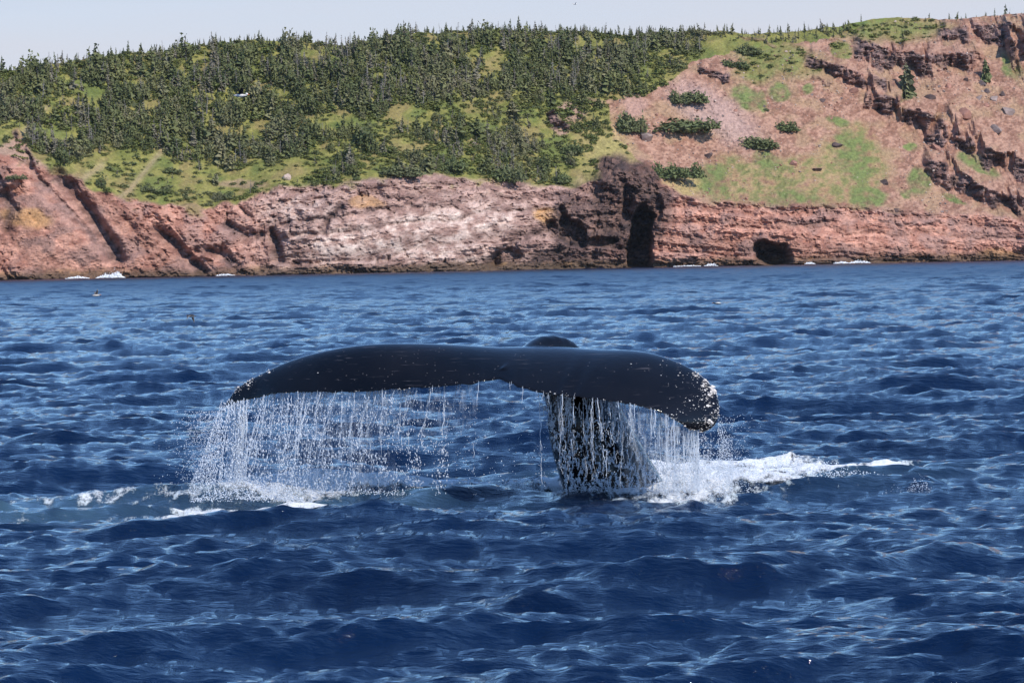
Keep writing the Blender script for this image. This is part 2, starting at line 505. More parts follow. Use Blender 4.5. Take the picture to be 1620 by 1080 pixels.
cliff_edge = cliff_py(QX) + 5 * fbm(x3 / 3, z3 / 3, 2.0, 3, 44)
rock = sstep(-4, 4, QY - cliff_edge)                     # 1 on the sea cliff
scree_poly = [(958, 158), (1010, 152), (1060, 128), (1095, 96), (1140, 84), (1200, 84), (1262, 64), (1310, 60), (1345, 48), (1420, 30), (1900, 0), (1900, 420), (1050, 420), (1045, 285), (1000, 240), (972, 222)]
scree = poly(scree_poly, QX, QY)

d_out = np.zeros(len(PX))                                # metres pushed out towards the sea
# broad relief
on = sstep(0.0, 0.3, tt) * (1 - sstep(2.0, 2.15, tt))
d_out += on * 2.6 * fbm(x3 / 30, z3 / 22, 0.5, 3, 50)
gully = ridged(x3 / 22 + z3 / 40, z3 / 60, 0.1, 3, 52)
d_out += on * sstep(1.0, 1.2, tt) * 1.6 * (gully - 0.5)
# bedded, jointed rock
left_w = 1 - sstep(330, 470, PX)
q_l = 0.74 * x3 + 0.67 * z3 + 1.2 * fbm(x3 / 9, z3 / 9, 0, 3, 60)
q_r = z3 - 0.10 * x3 * (PX < 900) + 0.07 * x3 * (PX >= 900) + 1.5 * fbm(x3 / 11, z3 / 7, 0, 3, 61)
def saw(q, p):
    f = (q / p) % 1.0
    return np.where(f < 0.8, f / 0.8, (1 - f) / 0.2)
def cells(q):
    i = np.floor(q)
    return np.sin(i * 12.9898) * 43758.5453 % 1.0
bl = saw(q_l, 5.3) * 1.4 * (0.4 + cells(q_l / 5.3)) + saw(q_l, 1.7) * 0.35
br = saw(q_r, 3.1) * 1.2 * (0.3 + cells(q_r / 3.1)) + saw(q_r, 1.05) * 0.35
bed = lerp(br, bl, left_w)
crack = ridged(x3 / 3.2 + 0.4 * z3 / 3, z3 / 4.5, 0.2, 4, 64)
block = fbm(x3 / 6, z3 / 4, 0.7, 5, 66, 0.6)
rock_d = 1.15 * bed + 2.4 * block + 1.6 * fbm(x3 / 13, z3 / 9, 0.2, 2, 68) - 1.1 * sstep(0.74, 0.98, crack) + 0.85 * fbm(x3 / 1.3, z3 / 0.9, 0, 3, 67, 0.65)
slab = np.maximum(ell(100, 370, 120, 75, 25), 0.7 * np.maximum(ell(640, 365, 150, 50, -6), ell(1420, 370, 170, 30)))
rockish = rock.copy()
d_out += rock * rock_d * (1 - 0.6 * slab)
# ledges: dark broken faces standing out of the slope
ledges = [([(1272, 88), (1310, 100), (1370, 120), (1425, 128)], 24, 1.0), ([(1348, 62), (1400, 78), (1470, 88), (1560, 82)], 38, 0.9), ([(1368, 146), (1395, 150), (1425, 162)], 32, 1.0),
          ([(1418, 178), (1450, 172), (1480, 186)], 34, 1.0), ([(1480, 186), (1520, 212), (1570, 240), (1640, 262)], 42, 1.0), ([(1455, 248), (1500, 262), (1560, 300), (1640, 318)], 36, 1.0),
          ([(1478, 48), (1540, 40), (1640, 44)], 36, 0.8), ([(1590, 70), (1605, 66), (1650, 70)], 50, 1.2), ([(1104, 106), (1130, 112), (1158, 118)], 16, 0.6), ([(1165, 60), (1200, 64), (1230, 70)], 6, 0.3),
          ([(915, 150), (940, 156), (960, 164)], 10, 0.6), ([(875, 172), (885, 190), (905, 200)], 18, 0.8), ([(1282, 118), (1300, 124), (1318, 132)], 12, 0.6), ([(1462, 216), (1480, 212), (1500, 224)], 18, 0.8),
          ([(1118, 316), (1150, 322), (1180, 318), (1240, 326), (1310, 322), (1420, 332), (1500, 338)], 9, 0.8), ([(1380, 344), (1450, 352), (1520, 350)], 8, 0.6), ([(1200, 342), (1260, 350), (1330, 346)], 8, 0.6),
          ([(30, 200), (45, 235), (62, 262)], 14, 0.7), ([(-20, 240), (0, 270), (20, 300)], 40, 0.8), ([(470, 345), (540, 338), (620, 322), (700, 318)], 7, 0.6), ([(560, 300), (640, 312), (720, 300)], 6, 0.5)]
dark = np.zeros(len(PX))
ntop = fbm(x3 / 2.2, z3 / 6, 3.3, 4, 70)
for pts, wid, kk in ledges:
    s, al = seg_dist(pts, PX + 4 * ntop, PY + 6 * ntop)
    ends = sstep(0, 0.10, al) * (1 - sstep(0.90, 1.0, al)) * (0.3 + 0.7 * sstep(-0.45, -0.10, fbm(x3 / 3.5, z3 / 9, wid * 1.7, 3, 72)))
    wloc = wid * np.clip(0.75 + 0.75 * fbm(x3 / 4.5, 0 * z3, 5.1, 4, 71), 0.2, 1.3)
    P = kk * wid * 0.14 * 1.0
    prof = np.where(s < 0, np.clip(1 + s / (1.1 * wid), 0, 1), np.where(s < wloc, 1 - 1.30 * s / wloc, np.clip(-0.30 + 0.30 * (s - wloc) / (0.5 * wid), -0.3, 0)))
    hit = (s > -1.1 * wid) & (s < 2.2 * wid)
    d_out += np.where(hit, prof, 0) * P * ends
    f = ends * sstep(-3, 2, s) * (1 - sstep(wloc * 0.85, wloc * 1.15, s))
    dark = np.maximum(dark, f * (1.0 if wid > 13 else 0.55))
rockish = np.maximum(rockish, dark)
d_out += dark * (1 - rock) * (2.4 * fbm(x3 / 2.8, z3 / 1.8, 0.3, 5, 73, 0.62) + 0.6 * saw(q_r, 1.3))
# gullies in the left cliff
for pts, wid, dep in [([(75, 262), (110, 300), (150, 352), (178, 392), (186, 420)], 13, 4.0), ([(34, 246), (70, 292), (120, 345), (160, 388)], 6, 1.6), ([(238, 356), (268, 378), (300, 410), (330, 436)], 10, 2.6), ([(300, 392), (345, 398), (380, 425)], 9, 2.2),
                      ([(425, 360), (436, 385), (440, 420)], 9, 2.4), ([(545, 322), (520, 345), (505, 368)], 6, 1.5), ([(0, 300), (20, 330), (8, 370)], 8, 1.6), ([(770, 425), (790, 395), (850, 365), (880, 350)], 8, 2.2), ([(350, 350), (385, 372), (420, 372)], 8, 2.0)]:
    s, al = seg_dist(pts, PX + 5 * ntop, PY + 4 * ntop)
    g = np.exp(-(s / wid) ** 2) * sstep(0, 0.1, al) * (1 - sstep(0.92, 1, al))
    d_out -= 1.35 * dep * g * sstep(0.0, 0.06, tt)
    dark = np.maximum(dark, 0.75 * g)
# rock stack over the sea cave, the caves themselves
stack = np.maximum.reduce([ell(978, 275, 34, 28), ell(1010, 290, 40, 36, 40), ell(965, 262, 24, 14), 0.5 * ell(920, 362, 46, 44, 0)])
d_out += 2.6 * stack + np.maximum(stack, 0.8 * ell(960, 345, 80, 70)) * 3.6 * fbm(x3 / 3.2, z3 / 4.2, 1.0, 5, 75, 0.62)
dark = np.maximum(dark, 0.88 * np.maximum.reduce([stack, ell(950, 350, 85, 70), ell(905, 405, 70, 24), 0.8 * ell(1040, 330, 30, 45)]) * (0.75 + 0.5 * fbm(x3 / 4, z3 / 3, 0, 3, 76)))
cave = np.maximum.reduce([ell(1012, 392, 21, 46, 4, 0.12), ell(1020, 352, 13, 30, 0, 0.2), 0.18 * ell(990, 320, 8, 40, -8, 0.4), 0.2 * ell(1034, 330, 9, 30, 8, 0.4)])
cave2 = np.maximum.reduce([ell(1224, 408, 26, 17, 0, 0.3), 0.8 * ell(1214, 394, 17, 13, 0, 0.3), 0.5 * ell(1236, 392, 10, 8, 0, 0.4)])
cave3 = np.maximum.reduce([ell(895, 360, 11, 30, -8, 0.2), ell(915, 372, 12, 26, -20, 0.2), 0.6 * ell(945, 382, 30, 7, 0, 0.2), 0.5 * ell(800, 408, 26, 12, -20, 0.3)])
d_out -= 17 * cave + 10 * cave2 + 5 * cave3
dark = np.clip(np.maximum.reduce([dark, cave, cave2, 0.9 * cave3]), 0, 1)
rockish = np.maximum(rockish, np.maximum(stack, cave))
# loose ground
d_out += on * (1 - rockish) * (0.5 * fbm(x3 / 4, z3 / 3, 0.9, 4, 80) + scree * 0.35 * fbm(x3 / 1.0, z3 / 0.8, 0, 2, 81))
d_out *= sstep(-0.02, 0.03, tt) * (1 - sstep(2.0, 2.1, tt)) + 0 * tt
d_out += 0.8 * fbm(x3 / 4, 0 * z3, 0.9, 4, 82) * (tt < 0.05)
TP = P0.copy()
away = P0[:, :2] / np.linalg.norm(P0[:, :2], axis=1)[:, None]
TP[:, 0] -= 0.25 * d_out * away[:, 0]; TP[:, 1] -= d_out
TP[:, 2] += 0.25 * rock * fbm(x3 / 2.5, z3 / 2.5, 0.4, 3, 84) * sstep(0.05, 0.2, tt)
TP[:, 2] += (tt >= 1.9) * 0.8 * fbm(x3 / 6, y3 / 6, 0.4, 3, 85)

# what covers the ground
c3 = lambda *a: np.array(a)
nA = fbm(x3 / 7, z3 / 5, 0.2, 4, 90)[:, None]; nB = fbm(x3 / 2.2, z3 / 1.4, 0.6, 4, 91)[:, None]; nC_ = fbm(x3 / 0.8, z3 / 0.5, 0.6, 2, 92)[:, None]
n01 = lambda a, lo=-0.35, hi=0.35: sstep(lo, hi, a)
red = lerp(c3(0.27, 0.125, 0.090), c3(0.46, 0.245, 0.180), n01(nB))
red = lerp(red, c3(0.255, 0.155, 0.130), 0.75 * n01(nA, -0.1, 0.3))
grey_mid = lerp(c3(0.21, 0.135, 0.115), c3(0.38, 0.265, 0.225), n01(nB))
wl = sstep(300, 480, PX) * (1 - sstep(880, 1010, PX))
rockc = lerp(red, grey_mid, (0.8 * wl)[:, None])
pale = np.maximum.reduce([ell(700, 355, 115, 26, -7, 0.6), ell(570, 385, 95, 26, 0, 0.6), 0.8 * ell(690, 400, 85, 18, 0, 0.6), 0.5 * ell(470, 330, 60, 20, 0, 0.6)])
rockc = lerp(rockc, lerp(c3(0.42, 0.30, 0.255), c3(0.54, 0.44, 0.385), n01(nB + 0.5 * nC_)), (pale * np.clip(0.5 + 0.8 * nB[:, 0], 0, 1))[:, None])
och = np.maximum.reduce([ell(866, 342, 24, 14, 25), 0.8 * ell(42, 345, 40, 16, 10), 0.6 * ell(580, 322, 30, 10), 0.6 * ell(1120, 285, 20, 6), 0.6 * ell(1580, 402, 30, 10)])
rockc = lerp(rockc, c3(0.42, 0.235, 0.085), (0.8 * och)[:, None])
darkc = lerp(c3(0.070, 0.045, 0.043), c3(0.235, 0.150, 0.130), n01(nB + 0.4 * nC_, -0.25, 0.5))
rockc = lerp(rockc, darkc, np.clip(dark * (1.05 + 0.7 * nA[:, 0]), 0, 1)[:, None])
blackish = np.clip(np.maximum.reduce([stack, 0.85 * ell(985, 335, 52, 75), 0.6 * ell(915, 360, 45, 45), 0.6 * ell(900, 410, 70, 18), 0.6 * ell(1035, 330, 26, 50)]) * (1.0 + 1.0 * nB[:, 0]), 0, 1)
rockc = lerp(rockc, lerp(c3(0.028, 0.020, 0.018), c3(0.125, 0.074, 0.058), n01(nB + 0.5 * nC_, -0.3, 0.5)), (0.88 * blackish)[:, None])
strat = lerp(cells(q_r / 1.05), cells(q_l / 1.7), left_w) - 0.5
rockc = rockc * (1 + 0.38 * strat * rock)[:, None] * (1 + 0.30 * (lerp(cells(q_r / 3.1), cells(q_l / 5.3), left_w) - 0.5) * rock)[:, None]
rockc = rockc * (1 - 0.45 * sstep(0.80, 0.97, crack) * rock)[:, None]
tide = (1 - sstep(0.7, 2.6, z3 + 0.8 * nA[:, 0]))[:, None]
rockc = lerp(rockc, lerp(c3(0.075, 0.05, 0.03), c3(0.22, 0.125, 0.045), n01(nB, 0.0, 0.5) * n01(z3[:, None], 0.6, 1.8)), 0.85 * tide)
screec = lerp(c3(0.25, 0.135, 0.095), c3(0.385, 0.235, 0.172), n01(nB + 0.6 * nC_))
screec = lerp(screec, c3(0.34, 0.235, 0.145), 0.7 * n01(nA, -0.1, 0.35))
screec = lerp(screec, c3(0.42, 0.30, 0.27), (0.8 * ell(1130, 180, 80, 30, 30, 0.5))[:, None])
olive = lerp(c3(0.135, 0.140, 0.036), c3(0.215, 0.200, 0.058), n01(nB))
olive = lerp(olive, c3(0.215, 0.155, 0.070), 0.6 * n01(nA, 0.0, 0.4))
olive = lerp(olive, c3(0.092, 0.125, 0.032), 0.7 * n01(-nA, 0.05, 0.4))
straw = c3(0.33, 0.27, 0.11)
grass_on_scree = np.maximum.reduce([ell(1175, 290, 75, 40, 10), ell(1270, 290, 90, 45, 0), ell(1345, 270, 55, 65, 20), 0.9 * ell(1360, 235, 28, 40, 0), ell(1200, 160, 0.1, 0.1)])
green_sp = np.maximum.reduce([ell(1180, 155, 24, 18, 35), ell(1207, 160, 8, 18, -10), ell(1233, 146, 18, 15), ell(1325, 194, 17, 7, 12), ell(1455, 288, 19, 22, 20), ell(1434, 308, 11, 8), ell(1545, 262, 38, 11, 28), ell(1510, 318, 22, 6, 25),
                              0.9 * ell(1210, 250, 22, 14, 20), ell(1350, 250, 26, 45, -25), 0.9 * ell(1250, 312, 45, 12), ell(1375, 312, 30, 14), ell(1125, 285, 25, 25, 20), ell(1280, 142, 10, 8), ell(1438, 230, 10, 8), ell(1600, 105, 14, 22, -30), 0.9 * ell(1430, 156, 9, 6)])
top_grass = np.maximum.reduce([ell(1230, 92, 75, 26, 12, 0.5), ell(1400, 45, 95, 20, 0, 0.5), ell(1200, 112, 36, 18, 0, 0.5), ell(1330, 80, 16, 14)]) * (QY < cliff_py(QX))
screec = screec * c3(0.90, 0.86, 0.84)
ground = lerp(olive, screec, scree[:, None])
gs = np.clip(grass_on_scree * (0.75 + 1.2 * nB[:, 0]), 0, 1)[:, None] * scree[:, None]
ground = lerp(ground, lerp(straw, c3(0.130, 0.152, 0.046), n01(nB + 0.5 * nC_, -0.25, 0.25)), 0.85 * gs)
ground = lerp(ground, lerp(c3(0.085, 0.125, 0.038), c3(0.140, 0.172, 0.056), n01(nB + 0.5 * nC_)), (np.clip(green_sp * (0.75 + 0.9 * nB[:, 0]), 0, 1))[:, None])
ground = lerp(ground, lerp(c3(0.17, 0.16, 0.05), c3(0.13, 0.17, 0.04), n01(nB)), (0.85 * top_grass)[:, None])
straw_m = np.maximum.reduce([ell(955, 235, 40, 45, -25, 0.5), ell(1080, 292, 30, 20), ell(8, 150, 24, 14)])
ground = lerp(ground, straw, (0.65 * straw_m)[:, None])
path = np.maximum.reduce([np.exp(-(seg_dist([(262, 232), (235, 262), (205, 300), (190, 312)])[0] / 5) ** 2), np.exp(-(seg_dist([(72, 170), (50, 195), (32, 218)])[0] / 5) ** 2), np.exp(-(seg_dist([(160, 262), (130, 285), (124, 296)])[0] / 6) ** 2)])
ground = lerp(ground, c3(0.36, 0.26, 0.18), (0.45 * path)[:, None])
pink = np.maximum.reduce([ell(905, 175, 22, 16, 20), ell(890, 200, 16, 12), ell(1005, 165, 20, 22), ell(18, 240, 30, 20), ell(40, 255, 40, 14, 30), 0.6 * ell(380, 290, 40, 8), 0.5 * ell(750, 225, 12, 8)])
ground = lerp(ground, c3(0.34, 0.21, 0.17), (0.8 * pink)[:, None])
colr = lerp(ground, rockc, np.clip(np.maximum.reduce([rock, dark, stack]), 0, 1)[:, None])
turf = np.clip(sstep(0.15, 0.5, nA[:, 0] + 0.4 * nB[:, 0]) * (1 - sstep(6, 26, QY - cliff_edge)) * (QX < 900), 0, 1) * rock * (1 - dark)
colr = lerp(colr, olive, (0.8 * turf)[:, None])
colr = np.clip(colr * (1 + 0.22 * nC_), 0.01, 0.9)

k = NT('hillside_ground')
at = k.n('ShaderNodeAttribute', attribute_name='cover')
f1 = k.noise(1.6, 5, 0.65)
c = k.mix(1.0, at.outputs['Color'], k.mix(k.rng(f1, 0.3, 0.7), (0.72, 0.72, 0.74), (1.28, 1.26, 1.22)), 'MULTIPLY')
k.l(c, k.b.inputs['Base Color']); k.b.inputs['Roughness'].default_value = 0.85; k.b.inputs['Specular IOR Level'].default_value = 0.25
bb = k.n('ShaderNodeBump'); bb.inputs['Strength'].default_value = 0.8; bb.inputs['Distance'].default_value = 0.5
k.l(k.noise(1.1, 5, 0.65), bb.inputs['Height']); k.l(bb.outputs[0], k.b.inputs['Normal'])
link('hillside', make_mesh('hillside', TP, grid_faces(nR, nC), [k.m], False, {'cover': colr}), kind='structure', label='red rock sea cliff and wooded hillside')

slope = (tt > 0.7) & (tt < 2.0) & (np.abs(x3) < 137)
vis_i = np.where((tt >= 0) & (tt <= 2.0) & (np.abs(x3) < 137))[0]
FX_, FY_, _d = proj(TP[vis_i])
def ground_at(px, py):
    d = (FX_ - px) ** 2 + (FY_ - py) ** 2
    cand = np.argsort(d)[:12]
    j = cand[np.argmin(TP[vis_i[cand], 1])]
    return TP[vis_i[j]]

# ------------------------------------------------------------------ plant and stone shapes
def blades(rs, base, tip, wid, droop):
    """four-triangle leaf sprays from base to tip"""
    d = tip - base
    L = np.linalg.norm(d, axis=1)[:, None]
    side = np.cross(d, rs.normal(size=d.shape)); side /= np.linalg.norm(side, axis=1)[:, None] + 1e-9
    m = base + d * 0.55
    up = np.zeros_like(d); up[:, 2] = 1
    a = m + side * wid[:, None] - up * droop[:, None] * L * 0.3
    b = m - side * wid[:, None] - up * droop[:, None] * L * 0.3
    n = len(base)
    V = np.stack([base, a, tip, b, m + up * wid[:, None] * 0.4], 1).reshape(-1, 3)
    i = np.arange(n)[:, None] * 5
    F = np.concatenate([i + [0, 1, 4], i + [1, 2, 4], i + [2, 3, 4], i + [3, 0, 4]])
    return V, F
def tube(path, rad, sides=5):
    path = np.asarray(path, float); rad = np.asarray(rad, float)
    t = np.gradient(path, axis=0); t /= np.linalg.norm(t, axis=1)[:, None] + 1e-9
    ref = np.array([0.0, 1, 0]) if abs(t[0, 1]) < 0.9 else np.array([1.0, 0, 0])
    s = np.cross(t, ref); s /= np.linalg.norm(s, axis=1)[:, None] + 1e-9
    q = np.cross(t, s)
    a = np.linspace(0, 2 * np.pi, sides, endpoint=False)
    V = path[:, None] + rad[:, None, None] * (np.cos(a)[None, :, None] * s[:, None] + np.sin(a)[None, :, None] * q[:, None])
    n = len(path)
    idx = np.arange(n * sides).reshape(n, sides)
    nx = np.roll(idx, -1, 1)
    F = np.stack([idx[:-1], nx[:-1], nx[1:], idx[1:]], -1).reshape(-1, 4)
    F = np.concatenate([np.stack([F[:, 0], F[:, 1], F[:, 2]], 1), np.stack([F[:, 0], F[:, 2], F[:, 3]], 1)])
    return V.reshape(-1, 3), F
def join(parts):
    Vs, Fs, o = [], [], 0
    for V, F in parts:
        Vs.append(V); Fs.append(F + o); o += len(V)
    return np.concatenate(Vs), np.concatenate(Fs)
def fir(seed, width=0.30, bare=0.1, gap=0.15, lean=0.05):
    """unit-high fir: trunk and crown of drooping sprays"""
    rs = np.random.default_rng(seed)
    la = rs.uniform(0, 6.28)
    axis = lambda h: np.stack([math.cos(la) * lean * h ** 2, math.sin(la) * lean * h ** 2, h], -1)
    hs = np.linspace(-0.06, 1.0, 7)
    tr = tube(axis(hs), np.interp(hs, [-0.06, 1], [0.022, 0.003]), 5)
    B, T, W = [], [], []
    tiers = 12
    wind = rs.uniform(0, 6.28)
    for i in range(tiers):
        h = bare + (0.97 - bare) * (i / tiers) ** 0.9
        rad = width * (1 - (h - bare) / (1.02 - bare)) ** 0.8 * rs.uniform(0.7, 1.15) + 0.015
        m = int(rs.integers(5, 8))
        for a in np.linspace(0, 6.28, m, endpoint=False) + rs.uniform(0, 6.28):
            if rs.uniform() < gap: continue
            r = rad * rs.uniform(0.6, 1.15) * (1 + 0.35 * math.cos(a - wind))
            b = axis(np.array(h + rs.uniform(-0.02, 0.03)))
            B.append(b); T.append(b + np.array([math.cos(a) * r, math.sin(a) * r, -r * rs.uniform(0.1, 0.45)])); W.append(r * rs.uniform(0.28, 0.42) + 0.012)
    for _ in range(4):
        h = rs.uniform(0.78, 0.92); b = axis(np.array(h))
        B.append(b); T.append(axis(np.array(h + 0.15)) + rs.normal(0, 0.012, 3)); W.append(0.016)
    cr = blades(rs, np.array(B), np.array(T), np.array(W), np.full(len(B), 0.4))
    return tr, cr
def snag(seed):
    rs = np.random.default_rng(seed)
    la = rs.uniform(0, 6.28); lean = rs.uniform(0, 0.12)
    axis = lambda h: np.stack([math.cos(la) * lean * h, math.sin(la) * lean * h, h], -1)
    hs = np.linspace(-0.05, 1, 6)
    tr = tube(axis(hs), np.interp(hs, [-0.05, 1], [0.024, 0.005]), 5)
    br = []
    for i in range(26):
        h = rs.uniform(0.2, 0.97); a = rs.uniform(0, 6.28); r = 0.22 * (1.05 - h) * rs.uniform(0.5, 1.3) + 0.03
        b = axis(np.array(h)); e = b + np.array([math.cos(a) * r, math.sin(a) * r, rs.uniform(-0.05, 0.3) * r])
        br.append(tube(np.stack([b, (b + e) / 2 + [0, 0, 0.01], e]), [0.010, 0.007, 0.003], 3))
    return tr, join(br)
def dome(seed, n=190, flat=0.7, leaf=0.10):
    """unit-wide wind-clipped bush of small sprays"""
    rs = np.random.default_rng(seed)
    d = rs.normal(size=(n, 3)); d[:, 2] = np.abs(d[:, 2]) * 0.9 + 0.02; d /= np.linalg.norm(d, axis=1)[:, None]
    lob = 1 + 0.75 * noise(d[:, 0] * 2.6, d[:, 1] * 2.6, d[:, 2] * 2.6, seed)
    r = 0.46 * lob * rs.uniform(0.2, 1.0, n) ** 0.33
    C = d * r[:, None]; C[:, 2] *= 2 * flat * 0.8
    o = rs.normal(size=(n, 3)) + d * 0.5; o[:, 2] *= 0.6; o /= np.linalg.norm(o, axis=1)[:, None]
    L = leaf * rs.uniform(0.6, 1.3, n)[:, None]
    return blades(rs, C - o * L, C + o * L, rs.uniform(0.35, 0.6, n) * leaf, np.full(n, 0.25))
def stone(seed, flat=0.75, rough=0.35):
    rs = np.random.default_rng(seed)
    import bmesh
    bm = bmesh.new(); bmesh.ops.create_icosphere(bm, subdivisions=2, radius=0.5)
    V = np.array([v.co[:] for v in bm.verts]); F = np.array([[v.index for v in f.verts] for f in bm.faces]); bm.free()
    for _ in range(13):                                   # knock flat faces off it
        nrm = rs.normal(size=3); nrm /= np.linalg.norm(nrm)
        lim = rs.uniform(0.20, 0.38); s = V @ nrm
        V = V - np.clip(s - lim, 0, None)[:, None] * nrm
    V *= 1 + rough * 0.25 * noise(V[:, 0] * 4, V[:, 1] * 4, V[:, 2] * 4, seed)[:, None]
    V[:, 2] *= flat
    return V, F

firs = [fir(100 + i, width=wd, bare=br_, gap=gp, lean=ln) for i, (wd, br_, gp, ln) in enumerate([(0.30, 0.05, 0.1, 0.05), (0.36, 0.04, 0.12, 0.08), (0.24, 0.10, 0.2, 0.05), (0.19, 0.14, 0.3, 0.04), (0.42, 0.03, 0.1, 0.1), (0.27, 0.2, 0.32, 0.1)])]
snags = [snag(200 + i) for i in range(3)]
TREES = []      # (trunk mesh, crown mesh, joined mesh, kind)
for i, (t_, c_) in enumerate(firs):
    V, F = join([t_, c_])
    TREES.append((make_mesh('fir_trunk', *t_, [M_bark]), make_mesh('fir_crown', *c_, [M_fir]), make_mesh('fir_shape', V, F, [M_bark, M_fir], mat_idx=[0] * len(t_[1]) + [1] * len(c_[1])), 'fir'))
for i, (t_, c_) in enumerate(snags):
    V, F = join([t_, c_])
    TREES.append((make_mesh('snag_trunk', *t_, [M_grey]), make_mesh('snag_branches', *c_, [M_grey]), make_mesh('snag_shape', V, F, [M_grey]), 'snag'))

for i in range(2):
    t_, c_ = fir(240 + i, 0.24, 0.08, 0.38, 0.08)
    V, F = join([t_, c_])
    TREES.append((make_mesh('fir_trunk', *t_, [M_grey]), make_mesh('fir_crown', *c_, [M_fir_grey]), make_mesh('dying_fir_shape', V, F, [M_grey, M_fir_grey], mat_idx=[0] * len(t_[1]) + [1] * len(c_[1])), 'dying'))

for i in range(3):                                       # wind-clipped rounded trees
    rs_ = np.random.default_rng(260 + i)
    V1, F1 = dome(262 + i, 150, 1.0, 0.12); V1 = V1 * [0.75, 0.75, 1.15] + [0, 0, 0.08]
    V2, F2 = dome(272 + i, 70, 1.0, 0.11); V2 = V2 * [0.5, 0.5, 0.8] + [rs_.uniform(-.3, .3), rs_.uniform(-.3, .3), 0.0]
    c_ = join([(V1, F1), (V2, F2)]); t_ = tube(np.array([[0, 0, -0.08], [0.02, 0.01, 0.4], [0, 0.02, 0.8]]), [0.035, 0.025, 0.01], 5)
    V, F = join([t_, c_])
    TREES.append((make_mesh('tree_trunk', *t_, [M_bark]), make_mesh('tree_crown', *c_, [M_fir]), make_mesh('round_tree_shape', V, F, [M_bark, M_fir], mat_idx=[0] * len(t_[1]) + [1] * len(c_[1])), 'round'))

def scatter(name, label, cat, pts, scl, rot, pid, meshes):
    """one uncountable mass of plants or stones, instanced on its points"""
    me = bpy.data.meshes.new(name)
    me.vertices.add(len(pts)); me.vertices.foreach_set('co', np.asarray(pts, np.float32).ravel())
    for kx, arr in (('scl', scl), ('rot', rot)):
        a = me.attributes.new(kx, 'FLOAT_VECTOR', 'POINT'); a.data.foreach_set('vector', np.asarray(arr, np.float32).ravel())
    a = me.attributes.new('pid', 'INT', 'POINT'); a.data.foreach_set('value', np.asarray(pid, np.int32))
    pc = bpy.data.collections.new(name + '_shapes')
    for i, m in enumerate(meshes):
        pc.objects.link(bpy.data.objects.new('%s_shape_%02d' % (name, i), m))
    ng = bpy.data.node_groups.new(name, 'GeometryNodeTree')
    ng.interface.new_socket('Geometry', in_out='INPUT', socket_type='NodeSocketGeometry')
    ng.interface.new_socket('Geometry', in_out='OUTPUT', socket_type='NodeSocketGeometry')
    gi, go = ng.nodes.new('NodeGroupInput'), ng.nodes.new('NodeGroupOutput')
    ip = ng.nodes.new('GeometryNodeInstanceOnPoints'); ci = ng.nodes.new('GeometryNodeCollectionInfo')
    ci.inputs['Collection'].default_value = pc
    ci.inputs['Separate Children'].default_value = True; ci.inputs['Reset Children'].default_value = True
    ip.inputs['Pick Instance'].default_value = True
    def named(nm, ty):
        q = ng.nodes.new('GeometryNodeInputNamedAttribute'); q.data_type = ty; q.inputs['Name'].default_value = nm
        return [s for s in q.outputs if s.enabled][0]
    ng.links.new(gi.outputs[0], ip.inputs['Points']); ng.links.new(ci.outputs[0], ip.inputs['Instance'])
    ng.links.new(named('pid', 'INT'), ip.inputs['Instance Index'])
    ng.links.new(named('scl', 'FLOAT_VECTOR'), ip.inputs['Scale'])
    e2r = ng.nodes.new('FunctionNodeEulerToRotation')
    ng.links.new(named('rot', 'FLOAT_VECTOR'), e2r.inputs[0]); ng.links.new(e2r.outputs[0], ip.inputs['Rotation'])
    ng.links.new(ip.outputs[0], go.inputs[0])
    o = link(name, me, label=label, cat=cat, kind='stuff')
    md = o.modifiers.new('scatter', 'NODES'); md.node_group = ng
    return o

# ------------------------------------------------------------------ where things grow
wood_low = curve([(-200, 215), (0, 205), (40, 235), (100, 258), (170, 236), (240, 232), (300, 258), (360, 268), (430, 262), (480, 240), (540, 222), (600, 190), (680, 165), (760, 150), (900, 150), (960, 150)])
in_scree = scree > 0.5
dense = (QY < wood_low(QX)) & (QX < 1000) & ~in_scree
dense |= (QY < lerp(150, 60, np.clip((QX - 960) / 150, 0, 1))) & (QX >= 960) & (QX < 1140) & ~in_scree
mid = (~dense) & (~in_scree) & (QX > 440) & (QX < 1110) & (rock < 0.3) & (QY > 60)
fringe = (~dense) & (~in_scree) & (QX <= 440) & (rock < 0.3)
patch = fbm(x3 / 6.5, z3 / 3.6, 4.4, 3, 120)
dens = np.where(dense, np.clip(0.58 + 2.1 * patch, 0.05, 1.4), 0) + np.where(mid, np.clip((patch - 0.02) * 2.4, 0.02, 0.8), 0) + np.where(fringe, 0.05 + 0.1 * (patch > 0.2), 0)
skyl = ((tt > 1.93) & (tt < 2.02) & (PX < 1345)) | ((tt > 1.985) & (tt < 2.03) & (PX > 1462))
dens = np.where(skyl, np.where(PX > 1120, 0.7, 0.85), dens)
dens = np.where((dark > 0.3) | (path > 0.4) | (pink > 0.5), 0, dens)
plateau = (tt >= 2.02) & (tt < 2.25) & (np.abs(x3) < 137)
dens = np.where(plateau, np.where(PX < 1340, 0.18, np.where(PX > 1440, 0.16, 0.05)), dens)
area = np.gradient(TZ, axis=0).ravel() ** 2 + np.gradient(TY, axis=0).ravel() ** 2
area = np.sqrt(area) * 0.32
lam = dens * area * ((slope & (tt > 1.0)) | plateau | skyl) * (np.abs(x3) < 137)
NT_ = 5000
idx = rng.choice(len(lam), NT_, p=lam / lam.sum())
tp = TP[idx] + np.stack([rng.uniform(-.2, .2, NT_), rng.uniform(-.2, .2, NT_), np.full(NT_, -0.08)], 1)
edge_small = np.where(mid[idx], rng.uniform(0.45, 0.95, NT_), 1.0) * np.where(fringe[idx], 0.5, 1.0)
hgt = rng.lognormal(math.log(2.75), 0.42, NT_) * edge_small
hgt = np.clip(hgt, 0.8, 4.6)
